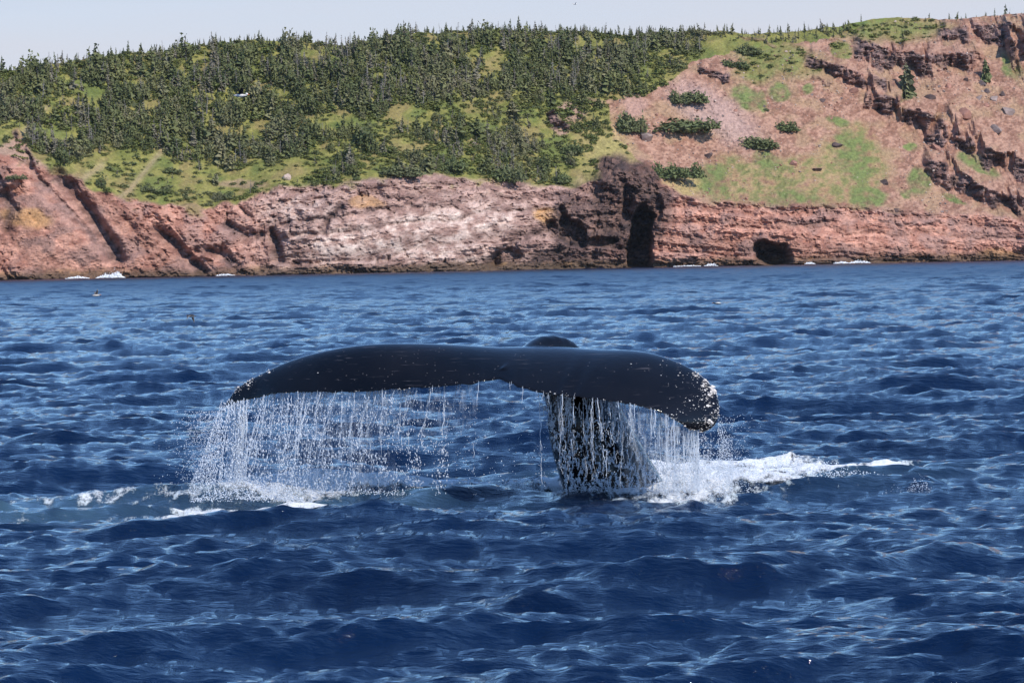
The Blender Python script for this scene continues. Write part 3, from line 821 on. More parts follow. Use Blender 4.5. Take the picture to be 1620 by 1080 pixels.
hgt = np.where(skyl[idx] | plateau[idx], hgt * rng.uniform(0.35, 0.85, NT_), hgt)
hgt = np.where(PX[idx] > 1120, hgt * 0.75, hgt)
grey_n = fbm(x3 / 14, z3 / 7, 8.8, 3, 130)[idx]
p_dead = np.clip(0.20 + 0.75 * sstep(-0.05, 0.35, grey_n), 0, 0.7) * np.where(PX[idx] > 1120, 0.5, 1)
is_dead = rng.uniform(size=NT_) < p_dead
pid = np.where(is_dead, rng.choice([6, 7, 8, 9, 10], NT_, p=[.16, .16, .16, .26, .26]), rng.choice([0, 1, 2, 3, 4, 5, 11, 12, 13], NT_, p=[.13, .15, .11, .07, .16, .06, .11, .11, .10]))
pid = np.where((skyl[idx] | plateau[idx]) & ~is_dead, rng.choice([2, 3, 5, 0], NT_), pid)
wscl = hgt * rng.uniform(0.8, 1.25, NT_)
scl = np.stack([wscl, wscl, hgt], 1)
rot = np.stack([rng.normal(0, 0.05, NT_), rng.normal(0, 0.05, NT_), rng.uniform(0, 6.28, NT_)], 1)
tpx, tpy, _d = proj(tp)
inframe = (tpx > 5) & (tpx < 1615)
# the 300 that show largest stand as trees of their own
order = np.argsort(-(hgt * np.where(inframe, 1, 0) * np.where(plateau[idx] & (tt[idx] > 2.06), 0.3, 1)))
solo = np.zeros(NT_, bool); solo[order[:258]] = True
sky_c = np.where(inframe & skyl[idx] & ~solo)[0]
solo[sky_c[np.argsort(-hgt[sky_c])[:38]]] = True
rest = ~solo
scatter('forest', 'mass of small dark firs and grey snags covering the hillside', 'forest', tp[rest], scl[rest], rot[rest], pid[rest], [t[2] for t in TREES])
for j in np.where(solo)[0]:
    trunk, crown, _m, kind = TREES[pid[j]]
    a = tpx[j]
    under = 'the red gullied cliff' if a < 150 else 'the grassy shelf' if a < 430 else 'the pale cliff' if a < 800 else 'the dark rock stack' if a < 1060 else 'the bare scree'
    rel = (tpy[j] - sky_py(a)) / (cliff_py(a) - sky_py(a))
    if skyl[idx[j]] or plateau[idx[j]]: zone, where = 'sky', 'on the skyline over ' + under
    elif mid[idx[j]]: zone, where = 'mid', 'among grass patches just above ' + under
    else: zone, where = 'wood', ('high in the wood over ' if rel < 0.3 else 'halfway up the wood over ' if rel < 0.6 else 'at the foot of the wood over ') + under
    slim = pid[j] in (2, 3, 5)
    if kind == 'snag': lab, cat, nm = 'bare grey dead tree standing ' + where, 'dead tree', 'dead_tree'
    elif kind == 'round': lab, cat, nm = 'low rounded green tree ' + where, 'tree', 'rounded_tree'
    elif kind == 'dying': lab, cat, nm = 'grey brown dying fir ' + where, 'tree', 'dying_fir_tree'
    else: lab, cat, nm = ('slim sparse dark green fir ' if slim else 'broad full dark green fir ') + where, 'tree', 'fir_tree'
    e = link(nm, None, label=lab, cat=cat, group={'sky': 'trees along the skyline', 'mid': 'trees scattered over the grassy slope', 'wood': 'trees of the hillside wood'}[zone] + ' ' + where[:24] + under + (', dead' if kind == 'snag' else ', dying' if kind == 'dying' else ', rounded' if kind == 'round' else ', slim' if slim else ', broad'))
    e.location = tp[j]; e.rotation_euler = rot[j]; e.scale = scl[j]
    link('trunk', trunk, e); link('crown', crown, e)

# low green scrub between the trees
und = [make_mesh('scrub_shape', *dome(300 + i, 80, 0.6, 0.16), [M_under]) for i in range(3)] + [make_mesh('scrub_shape', *dome(310 + i, 80, 0.6, 0.16), [M_bush]) for i in range(1)]
ud = np.where((dense | mid), 0.9, 0) + np.where(fringe, 0.25, 0) + np.where(top_grass > 0.4, 0.18, 0)
ud = np.where((rock > 0.4) | (dark > 0.3) | (path > 0.4), 0, ud) * np.clip(0.5 + patch, 0.05, 1.5)
lam = ud * area * (slope & (tt > 1.0))
NU = 11500
ui = rng.choice(len(lam), NU, p=lam / lam.sum())
us = rng.lognormal(math.log(0.85), 0.4, NU)
scatter('undergrowth', 'low green scrub between the firs on the hillside', 'undergrowth', TP[ui] - [0, 0, 0.05], np.stack([us * 1.3, us * 1.3, us * rng.uniform(0.6, 1.0, NU)], 1),
        np.stack([0 * us, 0 * us, rng.uniform(0, 6.28, NU)], 1), rng.choice(4, NU, p=[.3, .3, .25, .15]), und)

# loose stones of the scree
st_m = [make_mesh('scree_shape', *stone(400 + i), [m]) for i, m in enumerate([M_stone_pale, M_stone_red, M_stone_grey, M_stone_red, M_stone_pale])]
sd = np.where(in_scree & (rock < 0.4), 0.45, 0) * (1 - 0.85 * np.clip(green_sp + 0.5 * grass_on_scree, 0, 1)) * np.clip(0.45 + 1.4 * fbm(x3 / 9, z3 / 9, 2, 3, 140), 0.05, 2) + np.where((turf > 0.3), 0.05, 0)
lam = sd * area * (slope & (tt > 1.0))
NS = 3600
si = rng.choice(len(lam), NS, p=lam / lam.sum())
ss = rng.lognormal(math.log(0.34), 0.5, NS).clip(0.12, 1.1)
scatter('scree_stones', 'loose pink and grey stones strewn over the bare slope', 'stones', TP[si], np.stack([ss, ss * rng.uniform(.7, 1.2, NS), ss], 1),
        rng.uniform(-0.5, 6.28, (NS, 3)) * [0.1, 0.1, 1], rng.choice(5, NS, p=[.3, .2, .2, .15, .15]), st_m)

# boulders one can pick out
bold = [(1531, 176, 30, 22, 'r', 'large red boulder split by a crack on the upper scree'), (1597, 172, 24, 22, 'g', 'squarish grey boulder on tan ground above the dark ledge'),
        (1577, 199, 26, 18, 'g', 'low grey boulder just above the long dark ledge'), (1121, 242, 16, 14, 'd', 'small dark boulder alone on the pink scree'), (1025, 212, 28, 26, 'g', 'rounded grey pink boulder beside a conifer clump'),
        (453, 276, 18, 15, 'p', 'pale grey boulder at the lower edge of the fir wood'), (749, 222, 16, 12, 'g', 'small grey boulder in the middle of the green slope'), (1325, 225, 24, 11, 'd', 'dark flat boulder at the head of the grassy patch'),
        (1402, 284, 18, 14, 'd', 'dark boulder beside the red gully on the scree'), (1291, 264, 20, 9, 'd', 'dark flat stone lying in the grass patch'), (1256, 255, 14, 12, 'r', 'red boulder in the upper grass patch'),
        (1163, 171, 12, 8, 'r', 'small red stone below the green patches'), (1350, 140, 24, 9, 'r', 'flat red rock below the upper dark ledge'), (1302, 155, 14, 9, 'd', 'brown rock knob on the mid scree'),
        (1475, 150, 24, 11, 'd', 'dark low rock beside the lone conifer'), (1500, 132, 14, 12, 'r', 'reddish grey block above the low dark rock'), (1563, 140, 15, 11, 'g', 'grey block at the top of the boulder heap'),
        (1548, 150, 18, 12, 'g', 'grey slab on the flank of the boulder heap'), (1575, 152, 20, 12, 'g', 'broad grey slab in the boulder heap'), (1562, 163, 16, 10, 'r', 'pinkish block low in the boulder heap'), (1590, 146, 12, 12, 'd', 'dark block beside the boulder heap'),
        (1528, 122, 9, 14, 'd', 'upright dark stone above the boulder heap'), (1556, 128, 16, 12, 'g', 'grey rock under the small conifer'), (1482, 228, 26, 16, 'r', 'reddish boulder between the two dark ledges'), (1420, 330, 14, 8, 'd', 'dark stone on the cliff edge below the scree')]
mats = {'r': M_stone_red, 'g': M_stone_grey, 'd': M_stone_dark, 'p': M_stone_pale}
for i, (px, py, wpx, hpx, mk, lab) in enumerate(bold):
    g = ground_at(px, py + hpx * 0.3)
    s = g[1] / FPX
    V, F = stone(500 + i, 1.0)
    o = link('boulder', make_mesh('boulder', V, F, [mats[mk]]), label=lab, cat='boulder', group='boulders on the hillside')
    o.location = g + np.array([0, 0.3, hpx * s * 0.08]); o.scale = (wpx * s * 1.1, wpx * s * 0.9, hpx * s * 1.25); o.rotation_euler = (rng.uniform(-0.4, 0.4), rng.uniform(-0.4, 0.4), rng.uniform(-0.6, 0.6))

# bushes and lone conifers one can pick out
def bush(lobes, px, py, wpx, hpx, lab, seed, mat=M_bush):
    g = ground_at(px, py)
    s = g[1] / FPX * 0.88
    e = link('bush', None, label=lab, cat='bush', group='bushes on the open slope'); e.location = g
    rs = np.random.default_rng(seed)
    parts = []
    lobes += 3
    for q in range(lobes):
        V, F = dome(seed * 10 + q, 300, 0.7, 0.10)
        f = rs.uniform(0.35, 0.72)
        off = np.array([(q / (lobes - 1) - 0.5) * (1 - f) * 1.5 + rs.uniform(-0.08, 0.08), rs.uniform(-0.15, 0.15), rs.uniform(-0.10, 0.06)])
        parts.append((V * [wpx * s * f, wpx * s * f * 0.9, hpx * s * rs.uniform(0.55, 1.1)] + off * wpx * s * [1, 1, 0.5], F))
    V, F = join(parts)
    link('crown', make_mesh('bush_crown', V, F, [mat]), e)
    st = join([tube(np.array([[0, 0, -0.3], [dx * 0.2, 0.1, 0.25 * hpx * s], [dx * 0.6, 0.1, 0.5 * hpx * s]]), [0.09, 0.06, 0.03], 5) for dx in (-wpx * s * .3, 0.1, wpx * s * .35)])
    link('stem', make_mesh('bush_stem', *st, [M_bark]), e)
bush(3, 1200, 231, 66, 40, 'dark green bush above the grassy patch, larger of a pair', 61)
bush(2, 1246, 204, 44, 30, 'oval dark green bush beside a larger bush on the scree', 62)
bush(3, 1060, 278, 84, 48, 'wide dark green bush just behind the dark rock stack', 63)
bush(3, 1085, 204, 100, 40, 'long dark bush mat on the edge of the pink scree', 64)
bush(2, 1090, 160, 54, 46, 'sloping dark green bush at the top of the pink scree', 65)
bush(2, 1000, 206, 46, 58, 'tall dark conifer clump beside the red gully', 66)
bush(2, 1186, 82, 40, 32, 'dark rounded bush in the grass near the skyline', 67)
bush(2, 1162, 104, 46, 24, 'low dark bush on the bank under the skyline', 68)
bush(1, 1214, 174, 11, 10, 'tiny dark bush at the foot of a bright green patch', 69)
bush(2, 245, 300, 46, 16, 'low dark juniper on the grassy shelf over the red cliff', 70)
bush(1, 268, 270, 38, 16, 'spreading dark bush beside the footpath on the grassy shelf', 71)
bush(1, 352, 312, 34, 22, 'grey green bush at the brink of the left cliff shelf', 72)
bush(2, 640, 275, 70, 34, 'broad dark bush on the brink above the pale cliff', 73)
bush(2, 800, 285, 64, 48, 'full dark conifer clump on the brink above the pale cliff', 74)
bush(1, 882, 285, 44, 30, 'rounded bush next to the dark rock stack', 75)
bush(2, 710, 268, 54, 46, 'dark conifer clump halfway down the green slope', 76)
bush(1, 905, 240, 40, 32, 'dark bush on straw coloured grass near the rock stack', 77)
bush(1, 25, 283, 34, 14, 'scrubby bush on the red rocks by the left gully', 78)
def lone(px, py, hpx, wpx, lab, seed):
    g = ground_at(px, py); s = g[1] / FPX
    t_, c_ = fir(seed, width=0.5, bare=0.02, gap=0.04, lean=0.02)
    _t, c2 = fir(seed + 1, width=0.46, bare=0.02, gap=0.04, lean=0.02)
    e = link('lone_conifer', None, label=lab, cat='tree', group='lone conifers on the bare slope'); e.location = g
    e.scale = (wpx * s, wpx * s, hpx * s)
    link('trunk', make_mesh('conifer_trunk', *t_, [M_bark]), e)
    link('crown', make_mesh('conifer_crown', *join([c_, c2]), [M_bush]), e)
lone(1435, 148, 50, 40, 'bushy dark conifer alone in front of the dark ledge', 81)
lone(1560, 124, 34, 24, 'small dark conifer alone above the boulder heap', 83)

# ------------------------------------------------------------------ the whale
def interp_curve(pts, n):
    a = np.array(pts, float)
    s = np.concatenate([[0], np.cumsum(np.hypot(np.diff(a[:, 0]), np.diff(a[:, 1])))]); s /= s[-1]
    t = np.linspace(0, 1, n)
    # Catmull-Rom through the points
    i = np.clip(np.searchsorted(s, t, side='right') - 1, 0, len(a) - 2)
    f = ((t - s[i]) / (s[i + 1] - s[i]))[:, None]
    p = np.concatenate([[2 * a[0] - a[1]], a, [2 * a[-1] - a[-2]]])
    p0, p1, p2, p3 = p[i], p[i + 1], p[i + 2], p[i + 3]
    return 0.5 * (2 * p1 + (p2 - p0) * f + (2 * p0 - 5 * p1 + 4 * p2 - p3) * f ** 2 + (3 * p1 - p0 - 3 * p2 + p3) * f ** 3)
# crest of the flukes and their trailing edge: (picture x, picture y, metres nearer (-) or farther (+) than the root)
crestL = [(790, 549, 0.05), (700, 544, 0.06), (620, 543, 0.10), (560, 547, 0.16), (500, 558, 0.24), (450, 574, 0.32), (400, 598, 0.38), (372, 617, 0.40), (357, 640, 0.40)]
trailL = [(790, 599, -0.62), (740, 607, -0.66), (680, 612, -0.60), (620, 616, -0.52), (560, 620, -0.42), (500, 620, -0.26), (440, 622, -0.02), (400, 631, 0.20), (357, 640, 0.40)]
crestR = [(790, 549, 0.05), (832, 548, 0.06), (880, 548, 0.02), (940, 552, -0.12), (1000, 554, -0.22), (1040, 561, -0.30), (1080, 576, -0.40), (1110, 595, -0.50), (1130, 617, -0.60), (1138, 642, -0.70), (1130, 667, -0.80), (1104, 684, -0.86)]
trailR = [(790, 599, -0.62), (806, 606, -0.72), (850, 620, -0.86), (900, 627, -0.98), (950, 632, -1.06), (1000, 640, -1.10), (1040, 650, -1.10), (1070, 666, -1.04), (1090, 680, -0.95), (1104, 684, -0.86)]
def lobe(cr, trl, n, flip):
    C = interp_curve(cr, n); T = interp_curve(trl, n)
    t = np.linspace(0, 1, n)
    T[:, 1] += 2.2 * np.sin(t * 75) * np.clip(1 - t, 0, 1) * (t > 0.06) * (0.5 + 0.5 * np.sin(t * 23)) # notched trailing edge
    Cw = pt(C[:, 0], C[:, 1], WD + C[:, 2]); Tw = pt(T[:, 0], T[:, 1], WD + T[:, 2])
    m = 28
    grow = np.clip((1 - t) * 1.0, 0, 1) ** 0.5
    rings = []
    for i in range(n):
        c, tr = Cw[i], Tw[i]
        chord = np.linalg.norm(tr - c)
        back = c + np.array([0, 0.42 * grow[i] + 0.0, -0.10 * grow[i]])       # leading edge, out of sight behind the crest
        v = np.linspace(0, 1, m)
        tc = 0.30
        up = np.zeros((m, 3))
        for q, vv in enumerate(v):
            if vv < tc:
                f = vv / tc
                up[q] = back * (1 - f) + c * f; up[q, 2] = back[2] + (c[2] - back[2]) * (1 - (1 - f) ** 2)
            else:
                f = (vv - tc) / (1 - tc)
                up[q] = c * (1 - f) + tr * f; up[q, 2] = c[2] + (tr[2] - c[2]) * f ** 1.55
        th = (0.30 * grow[i] ** 1.1 + 0.012) * np.sqrt(np.clip(v, 0, 1)) * (1 - v) * 1.35 + 0.011
        th[0] = 0.02
        lo = up.copy(); lo[:, 2] -= th * 0.75; lo[:, 1] += th * 0.75
        rings.append(np.concatenate([up, lo[::-1]]))
    Rg = np.array(rings)
    k2 = 2 * m
    V = Rg.reshape(-1, 3)
    ids = np.arange(n * k2).reshape(n, k2); nx = np.roll(ids, -1, 1)
    F = np.stack([ids[:-1], nx[:-1], nx[1:], ids[1:]], -1).reshape(-1, 4)
    caps = [np.stack([ids[e, :m - 1], ids[e, 1:m], ids[e, k2 - 2:m - 1:-1], ids[e, k2 - 1:m:-1]], -1) for e in (0, n - 1)]
    return V, np.concatenate([F] + caps), Tw, Cw
VL, FL, TEL, CL = lobe(crestL, trailL, 90, False)
VR, FR, TER, CRr = lobe(crestR, trailR, 90, True)
# tail stock: rises out of the water behind the flukes, arches over and runs into their root
stock = [(1040, 960, 0.95, 98, 1.2), (1015, 880, 0.85, 92, 1.2), (990, 820, 0.75, 86, 1.2), (968, 770, 0.66, 81, 1.2), (946, 720, 0.60, 74, 1.15), (930, 680, 0.55, 70, 1.1), (916, 640, 0.51, 66, 1.0), (900, 602, 0.50, 60, 0.95), (884, 568, 0.50, 50, 0.90), (864, 552, 0.36, 46, 0.92), (842, 560, 0.12, 37, 0.78), (830, 570, -0.10, 24, 0.8), (808, 578, -0.34, 13, 0.8), (796, 586, -0.50, 5, 0.8)]
sc = np.array(stock)
spx = interp_curve(sc[:, :3] * [1, 1, 173], 60) / [1, 1, 173]
rad = np.interp(np.linspace(0, 1, 60), np.linspace(0, 1, len(sc)), sc[:, 3])
cum = np.concatenate([[0], np.cumsum(np.linalg.norm(np.diff(sc[:, :3] * [1, 1, 173], axis=0), axis=1))]); cum /= cum[-1]
rad = np.interp(np.linspace(0, 1, 60), cum, sc[:, 3]) * WD / FPX
dpt = np.interp(np.linspace(0, 1, 60), cum, sc[:, 4])
ctr = pt(spx[:, 0], spx[:, 1], WD + spx[:, 2])
tan = np.gradient(ctr, axis=0); tan /= np.linalg.norm(tan, axis=1)[:, None]
sidev = np.array([1.0, 0.25, 0.0]); sidev = sidev - (tan @ sidev)[:, None] * tan; sidev /= np.linalg.norm(sidev, axis=1)[:, None]
nrmv = np.cross(tan, sidev)
aa = np.linspace(0, 2 * np.pi, 40, endpoint=False)
SV = ctr[:, None] + rad[:, None, None] * (np.cos(aa)[None, :, None] * sidev[:, None] + (dpt[:, None] * np.sin(aa)[None])[:, :, None] * nrmv[:, None])
ids = np.arange(60 * 40).reshape(60, 40); nx = np.roll(ids, -1, 1)
FS = np.stack([ids[:-1], ids[1:], nx[1:], nx[:-1]], -1).reshape(-1, 4)
cap0 = [ids[0], ids[-1]]
import bmesh
bm = bmesh.new()
for V, F in ((VL, FL), (VR, FR), (SV.reshape(-1, 3), FS)):
    vv = [bm.verts.new(p) for p in V]
    for f in F:
        try: bm.faces.new([vv[i] for i in f])
        except ValueError: pass
    if V.shape[0] == 2400:
        bm.faces.new([vv[i] for i in cap0[0]]); bm.faces.new([vv[i] for i in cap0[1]])
bmesh.ops.recalc_face_normals(bm, faces=bm.faces)
wm = bpy.data.meshes.new('whale_body'); bm.to_mesh(wm); bm.free()

k = NT('whale_skin')
co = k.n('ShaderNodeTexCoord')
c = k.mix(k.rng(k.noise(1.6, 4), 0.35, 0.7), (0.0022, 0.0021, 0.0028), (0.0060, 0.0056, 0.0068))
vo = k.n('ShaderNodeTexVoronoi', feature='F1'); vo.inputs['Scale'].default_value = 26.0; k.l(co.outputs['Object'], vo.inputs['Vector'])
spot = k.math('MULTIPLY', k.math('LESS_THAN', vo.outputs['Distance'], 0.16), k.math('GREATER_THAN', k.noise(3.2, 3), 0.53))
sepc = k.n('ShaderNodeSeparateColor'); k.l(vo.outputs['Color'], sepc.inputs[0])
spot = k.math('MULTIPLY', spot, k.math('GREATER_THAN', sepc.outputs[0], 0.62))
scr = k.n('ShaderNodeTexNoise'); mpn = k.n('ShaderNodeMapping'); mpn.inputs['Rotation'].default_value = (0, 0.5, 0.4); mpn.inputs['Scale'].default_value = (1.2, 6, 40)
k.l(co.outputs['Object'], mpn.inputs[0]); k.l(mpn.outputs[0], scr.inputs['Vector']); scr.inputs['Scale'].default_value = 2.0; scr.inputs['Detail'].default_value = 4
c = k.mix(k.rng(scr.outputs['Fac'], 0.64, 0.72, 0, 0.25), c, (0.14, 0.13, 0.14))
c = k.mix(k.math('MULTIPLY', spot, 0.2), c, (0.30, 0.28, 0.28))
k.l(c, k.b.inputs['Base Color'])
k.l(k.rng(k.noise(4.0, 4), 0.3, 0.7, 0.07, 0.19), k.b.inputs['Roughness'])
k.b.inputs['IOR'].default_value = 1.38
bb = k.n('ShaderNodeBump'); bb.inputs['Strength'].default_value = 0.2; bb.inputs['Distance'].default_value = 0.012
k.l(k.noise(22.0, 4, 0.6), bb.inputs['Height']); k.l(bb.outputs[0], k.b.inputs['Normal'])
M_whale = k.m
wm.materials.append(M_whale)
tmp = bpy.data.objects.new('whale_tmp', wm); COL.objects.link(tmp)
md = tmp.modifiers.new('r', 'REMESH'); md.mode = 'VOXEL'; md.voxel_size = 0.012; md.use_smooth_shade = True
md2 = tmp.modifiers.new('s', 'SMOOTH'); md2.iterations = 7; md2.factor = 0.5
dg = bpy.context.evaluated_depsgraph_get()
wmesh = bpy.data.meshes.new_from_object(tmp.evaluated_get(dg))
bpy.data.objects.remove(tmp)
wmesh.materials.clear(); wmesh.materials.append(M_whale)
wv = np.empty(len(wmesh.vertices) * 3, np.float32); wmesh.vertices.foreach_get('co', wv); wv = wv.reshape(-1, 3)
wn = np.empty(len(wmesh.vertices) * 3, np.float32); wmesh.vertices.foreach_get('normal', wn); wn = wn.reshape(-1, 3)
base_pt = np.array(pt(966, 775, WD + 0.66))
whale = link('humpback_whale', None, label='black whale tail with broad flukes raised out of the blue sea', cat='whale')
whale.location = base_pt
body = link('tail', wmesh, whale); body.location = -base_pt
# barnacles crusting the tips and the edges
wpx, wpy, wdep = proj(wv)
facing = (wn @ -fwd) > -0.05
def near_pts(curve_pts, rpx):
    s, _ = seg_dist(curve_pts, wpx, wpy)
    return np.clip(1 - np.abs(s) / rpx, 0, 1) ** 1.5
tipR = [(1112, 590), (1132, 618), (1138, 645), (1128, 668), (1104, 684)]
wgt = 2.0 * near_pts(tipR, 26) + 0.42 * near_pts(tipR, 80) + 1.4 * near_pts([(357, 640), (368, 620), (392, 603)], 13) + 0.25 * near_pts([(392, 603), (440, 580)], 8)
wgt += 0.30 * near_pts([(375, 638), (440, 624), (560, 622), (680, 613), (780, 602)], 5) + 0.30 * near_pts([(850, 619), (950, 632), (1040, 650), (1090, 678)], 7) + 1.2 * near_pts([(1060, 668), (1090, 680), (1104, 684)], 16) + 0.0012
wgt = wgt * facing * (wpy < 700) * np.clip(fbm(wpx / 12, wpy / 12, 0, 3, 150) * 1.2 + 0.35, 0.08, 1)
NB = 1000
bi = rng.choice(len(wv), NB, p=wgt / wgt.sum())
octV = np.array([[1, 0, 0], [-1, 0, 0], [0, 1, 0], [0, -1, 0], [0, 0, 1], [0, 0, -1]], float)
octF = np.array([[0, 2, 4], [2, 1, 4], [1, 3, 4], [3, 0, 4], [2, 0, 5], [1, 2, 5], [3, 1, 5], [0, 3, 5]])
def beads(P, r, stretch=None, rs=rng):
    P = np.asarray(P); n = len(P)
    r = np.broadcast_to(np.asarray(r, float), (n,))
    S = np.ones((n, 3)) if stretch is None else np.asarray(stretch, float)
    jit = 1 + rs.normal(0, 0.18, (n, 6, 1))
    V = P[:, None] + octV[None] * jit * (r[:, None] * S)[:, None]
    return V.reshape(-1, 3), (np.arange(n)[:, None, None] * 6 + octF[None]).reshape(-1, 3)
strength = np.clip(wgt[bi] / 2.0, 0, 1)
bV, bF = beads(wv[bi], rng.lognormal(math.log(0.0034), 0.6, NB) * (0.8 + 0.6 * strength), np.stack([rng.uniform(0.8, 1.9, NB), np.full(NB, 0.9), rng.uniform(0.6, 1.1, NB)], 1))
M_barn = simple_mat('barnacle', (0.70, 0.66, 0.63), var=0.35, scale=30.0)
bo = link('barnacles', make_mesh('barnacles', bV, bF, [M_barn], True), whale, kind='stuff'); bo.location = -base_pt

# ------------------------------------------------------------------ water pouring off the flukes
PXM = WD / FPX
drops, rads, strs = [], [], []
def add(P, r, s=None):
    P = np.atleast_2d(P); drops.append(P); rads.append(np.broadcast_to(np.asarray(r, float), (len(P),)))
    strs.append(np.ones((len(P), 3)) if s is None else np.broadcast_to(np.asarray(s, float), (len(P), 3)))
def te_point(lobe_pts, px):
    q, _b, _c = proj(lobe_pts)
    return lobe_pts[np.argmin(np.abs(q - px))]
ropes = []
def rope(P, r):
    n = len(P)
    if n < 3: return
    r = r * np.sin(np.linspace(0.15, math.pi - 0.15, n)) ** 0.35
    ropes.append(tube(P, r, 4))
def strand(p0, length, slope, thick, rs, breakup=0.45, jit=0.006):
    """one falling rope of water that wavers, thins and breaks as it drops"""
    n = max(6, int(length / 0.012))
    t = np.linspace(0, 1, n)
    for q in range(2):
        wob = 0.026 * fbm(t * length * 8, np.full(n, rs.uniform(0, 99)), 0, 4, 160) + q * rs.normal(0, 0.008)
        x = p0[0] + slope * length * t ** 1.15 + wob * (0.3 + t); z = p0[2] - length * t + 0.012
        y = p0[1] + 0.02 * fbm(t * 4, np.full(n, rs.uniform(0, 99)), 0, 2, 161)
        gate = fbm(t * length * 7, np.full(n, rs.uniform(0, 99)), 0, 3, 162) > -0.42 + breakup * t * 1.5 + 0.35 * q
        P = np.stack([x, y, z], 1)
        r = 0.62 * thick * (0.45 + 0.65 * np.abs(fbm(t * length * 22, np.full(n, rs.uniform(0, 99)), 0, 2, 163)) * 1.6) * (1 - 0.35 * t) * (0.7 if q else 1.0)
        st = 0
        for e in range(1, n + 1):
            if e == n or gate[e] != gate[st]:
                if gate[st]: rope(P[st:e], r[st:e])
                st = e
    k_ = max(3, int(length * 45))
    tt_ = rs.uniform(0, 1, k_)
    P = np.stack([p0[0] + slope * length * tt_ ** 1.15 + rs.normal(0, 0.011, k_) * (0.4 + 1.9 * tt_), p0[1] + rs.normal(0, 0.02, k_), p0[2] - length * tt_], 1)
    add(P, thick * rs.uniform(0.25, 0.75, k_), [0.85, 0.85, 1.8])
def fall_to(p, extra=0.0):
    return max(0.05, p[2] - 0.05 + extra)
rs = np.random.default_rng(77)
for px in np.concatenate([395 + 245 * rs.uniform(0, 1, 108), rs.uniform(640, 760, 16)]):
    p = te_point(TEL, px) + [0, rs.uniform(0, 0.25), 0]
    full = fall_to(p)
    far_r = (px - 395) / 365
    L = full * (1.0 if rs.uniform() > 0.35 + 0.5 * far_r else rs.uniform(0.12, 0.6))
    strand(p, L, rs.choice([-0.07, -0.16, -0.30], p=[.35, .25, .4]) * rs.uniform(0.7, 1.3), rs.uniform(0.0042, 0.0092), rs, 0.3 + 0.3 * far_r)
for q in range(46):                                        # the solid column under the far tip
    p = te_point(TEL, rs.uniform(360, 392)) + [0, rs.uniform(-.05, .1), 0]
    strand(p, fall_to(p), -0.11 * rs.uniform(0.3, 1.5), rs.uniform(0.005, 0.0095), rs, 0.1, 0.010)
nL = 7500                                                   # loose drops of the far curtain
u = rs.uniform(0, 1, nL) ** 1.35; v = rs.uniform(0, 1, nL)
qx = 350 + u * 360 - v * 55 * (1 - u); qy = 632 - 8 * u + v ** 0.85 * 150
keep = (fbm(qx / 22, qy / 30, 0, 3, 170) + 0.5 > 0.45 * u + rs.uniform(-0.2, 0.4, nL))
P = pt(qx, qy, WD - 0.35 + rs.normal(0, 0.28, nL))
add(P[keep], rs.uniform(0.0016, 0.0046, keep.sum()), np.stack([np.ones(keep.sum()), np.ones(keep.sum()), rs.uniform(1.5, 4.5, keep.sum())], 1))
nM = 2400
qx = 352 - np.abs(rs.normal(0, 30, nM)); v = rs.uniform(0, 1, nM); qx = qx - v * 12; qy = 650 + v * 135
add(pt(qx, qy, WD + 0.2 + rs.normal(0, 0.25, nM)), rs.uniform(0.002, 0.0055, nM))
nM = 420                                                    # thin drops between the lobes
qx = rs.uniform(690, 880, nM); qy = 605 + rs.uniform(0, 1, nM) ** 0.9 * 160
add(pt(qx, qy, WD - 0.4 + rs.normal(0, 0.2, nM)), rs.uniform(0.0022, 0.0055, nM))
for px in rs.uniform(800, 870, 7):
    p = te_point(TER, px); strand(p, rs.uniform(0.05, 0.2), -0.05, 0.005, rs)
# near lobe: lacework over the tail stock, then a thick curtain
for px in rs.uniform(850, 1000, 46):
    p = te_point(TER, px) + [0, rs.uniform(0, 0.4), 0]
    L = fall_to(p) * rs.uniform(0.3, 1.0)
    strand(p, L, rs.uniform(-0.12, 0.16), rs.uniform(0.0035, 0.0075), rs, 0.3, 0.009)
nS = 15000
v = rs.uniform(0, 1, nS) ** 0.8; left = 850 + v * 46; right = 985 + v * 62
qx = left + (right - left) * rs.uniform(0, 1, nS); qy = 622 + v * 155
lace = np.abs(fbm(qx / 9, qy / 22, 0, 3, 180))
keep = lace < 0.05 + 0.15 * v * rs.uniform(0.3, 1.3, nS) + 0.08 * (np.abs(qx - left) < 14)
add(pt(qx, qy, WD - 0.05 + rs.normal(0, 0.14, nS))[keep], rs.uniform(0.0020, 0.0056, keep.sum()), [0.9, 0.9, 2.2])
for px in np.concatenate([rs.uniform(975, 1100, 56), rs.normal(1104, 6, 24)]):
    p = te_point(TER, px) + [0, rs.uniform(-0.05, 0.35), 0]
    strand(p, fall_to(p) * (rs.uniform(0.2, 0.55) if px < 1040 else 1.0), rs.uniform(-0.03, 0.03), rs.uniform(0.0035, 0.008), rs, 0.15, 0.010)
nC2 = 8000
v = rs.uniform(0, 1, nC2) ** 0.7
lb = 990 + 58 * v; qx = lb + rs.uniform(0, 1, nC2) * (1160 - lb); top = np.interp(qx, [975, 1040, 1104, 1140, 1160], [640, 652, 688, 665, 690]); qy = top + v * (790 - top)
keep = fbm(qx / 16, qy / 26, 0, 3, 190) + 0.35 > rs.uniform(-0.2, 0.75, nC2) * (1 - 0.7 * v)
add(pt(qx, qy, WD - 0.55 + rs.normal(0, 0.3, nC2))[keep], rs.uniform(0.0022, 0.0058, keep.sum()))
nW = 700
qx = 1135 + np.abs(rs.normal(0, 24, nW)); qy = 655 + rs.uniform(0, 1, nW) ** 0.8 * 110
add(pt(qx, qy, WD - 0.6 + rs.normal(0, 0.2, nW)), rs.uniform(0.0018, 0.0045, nW))
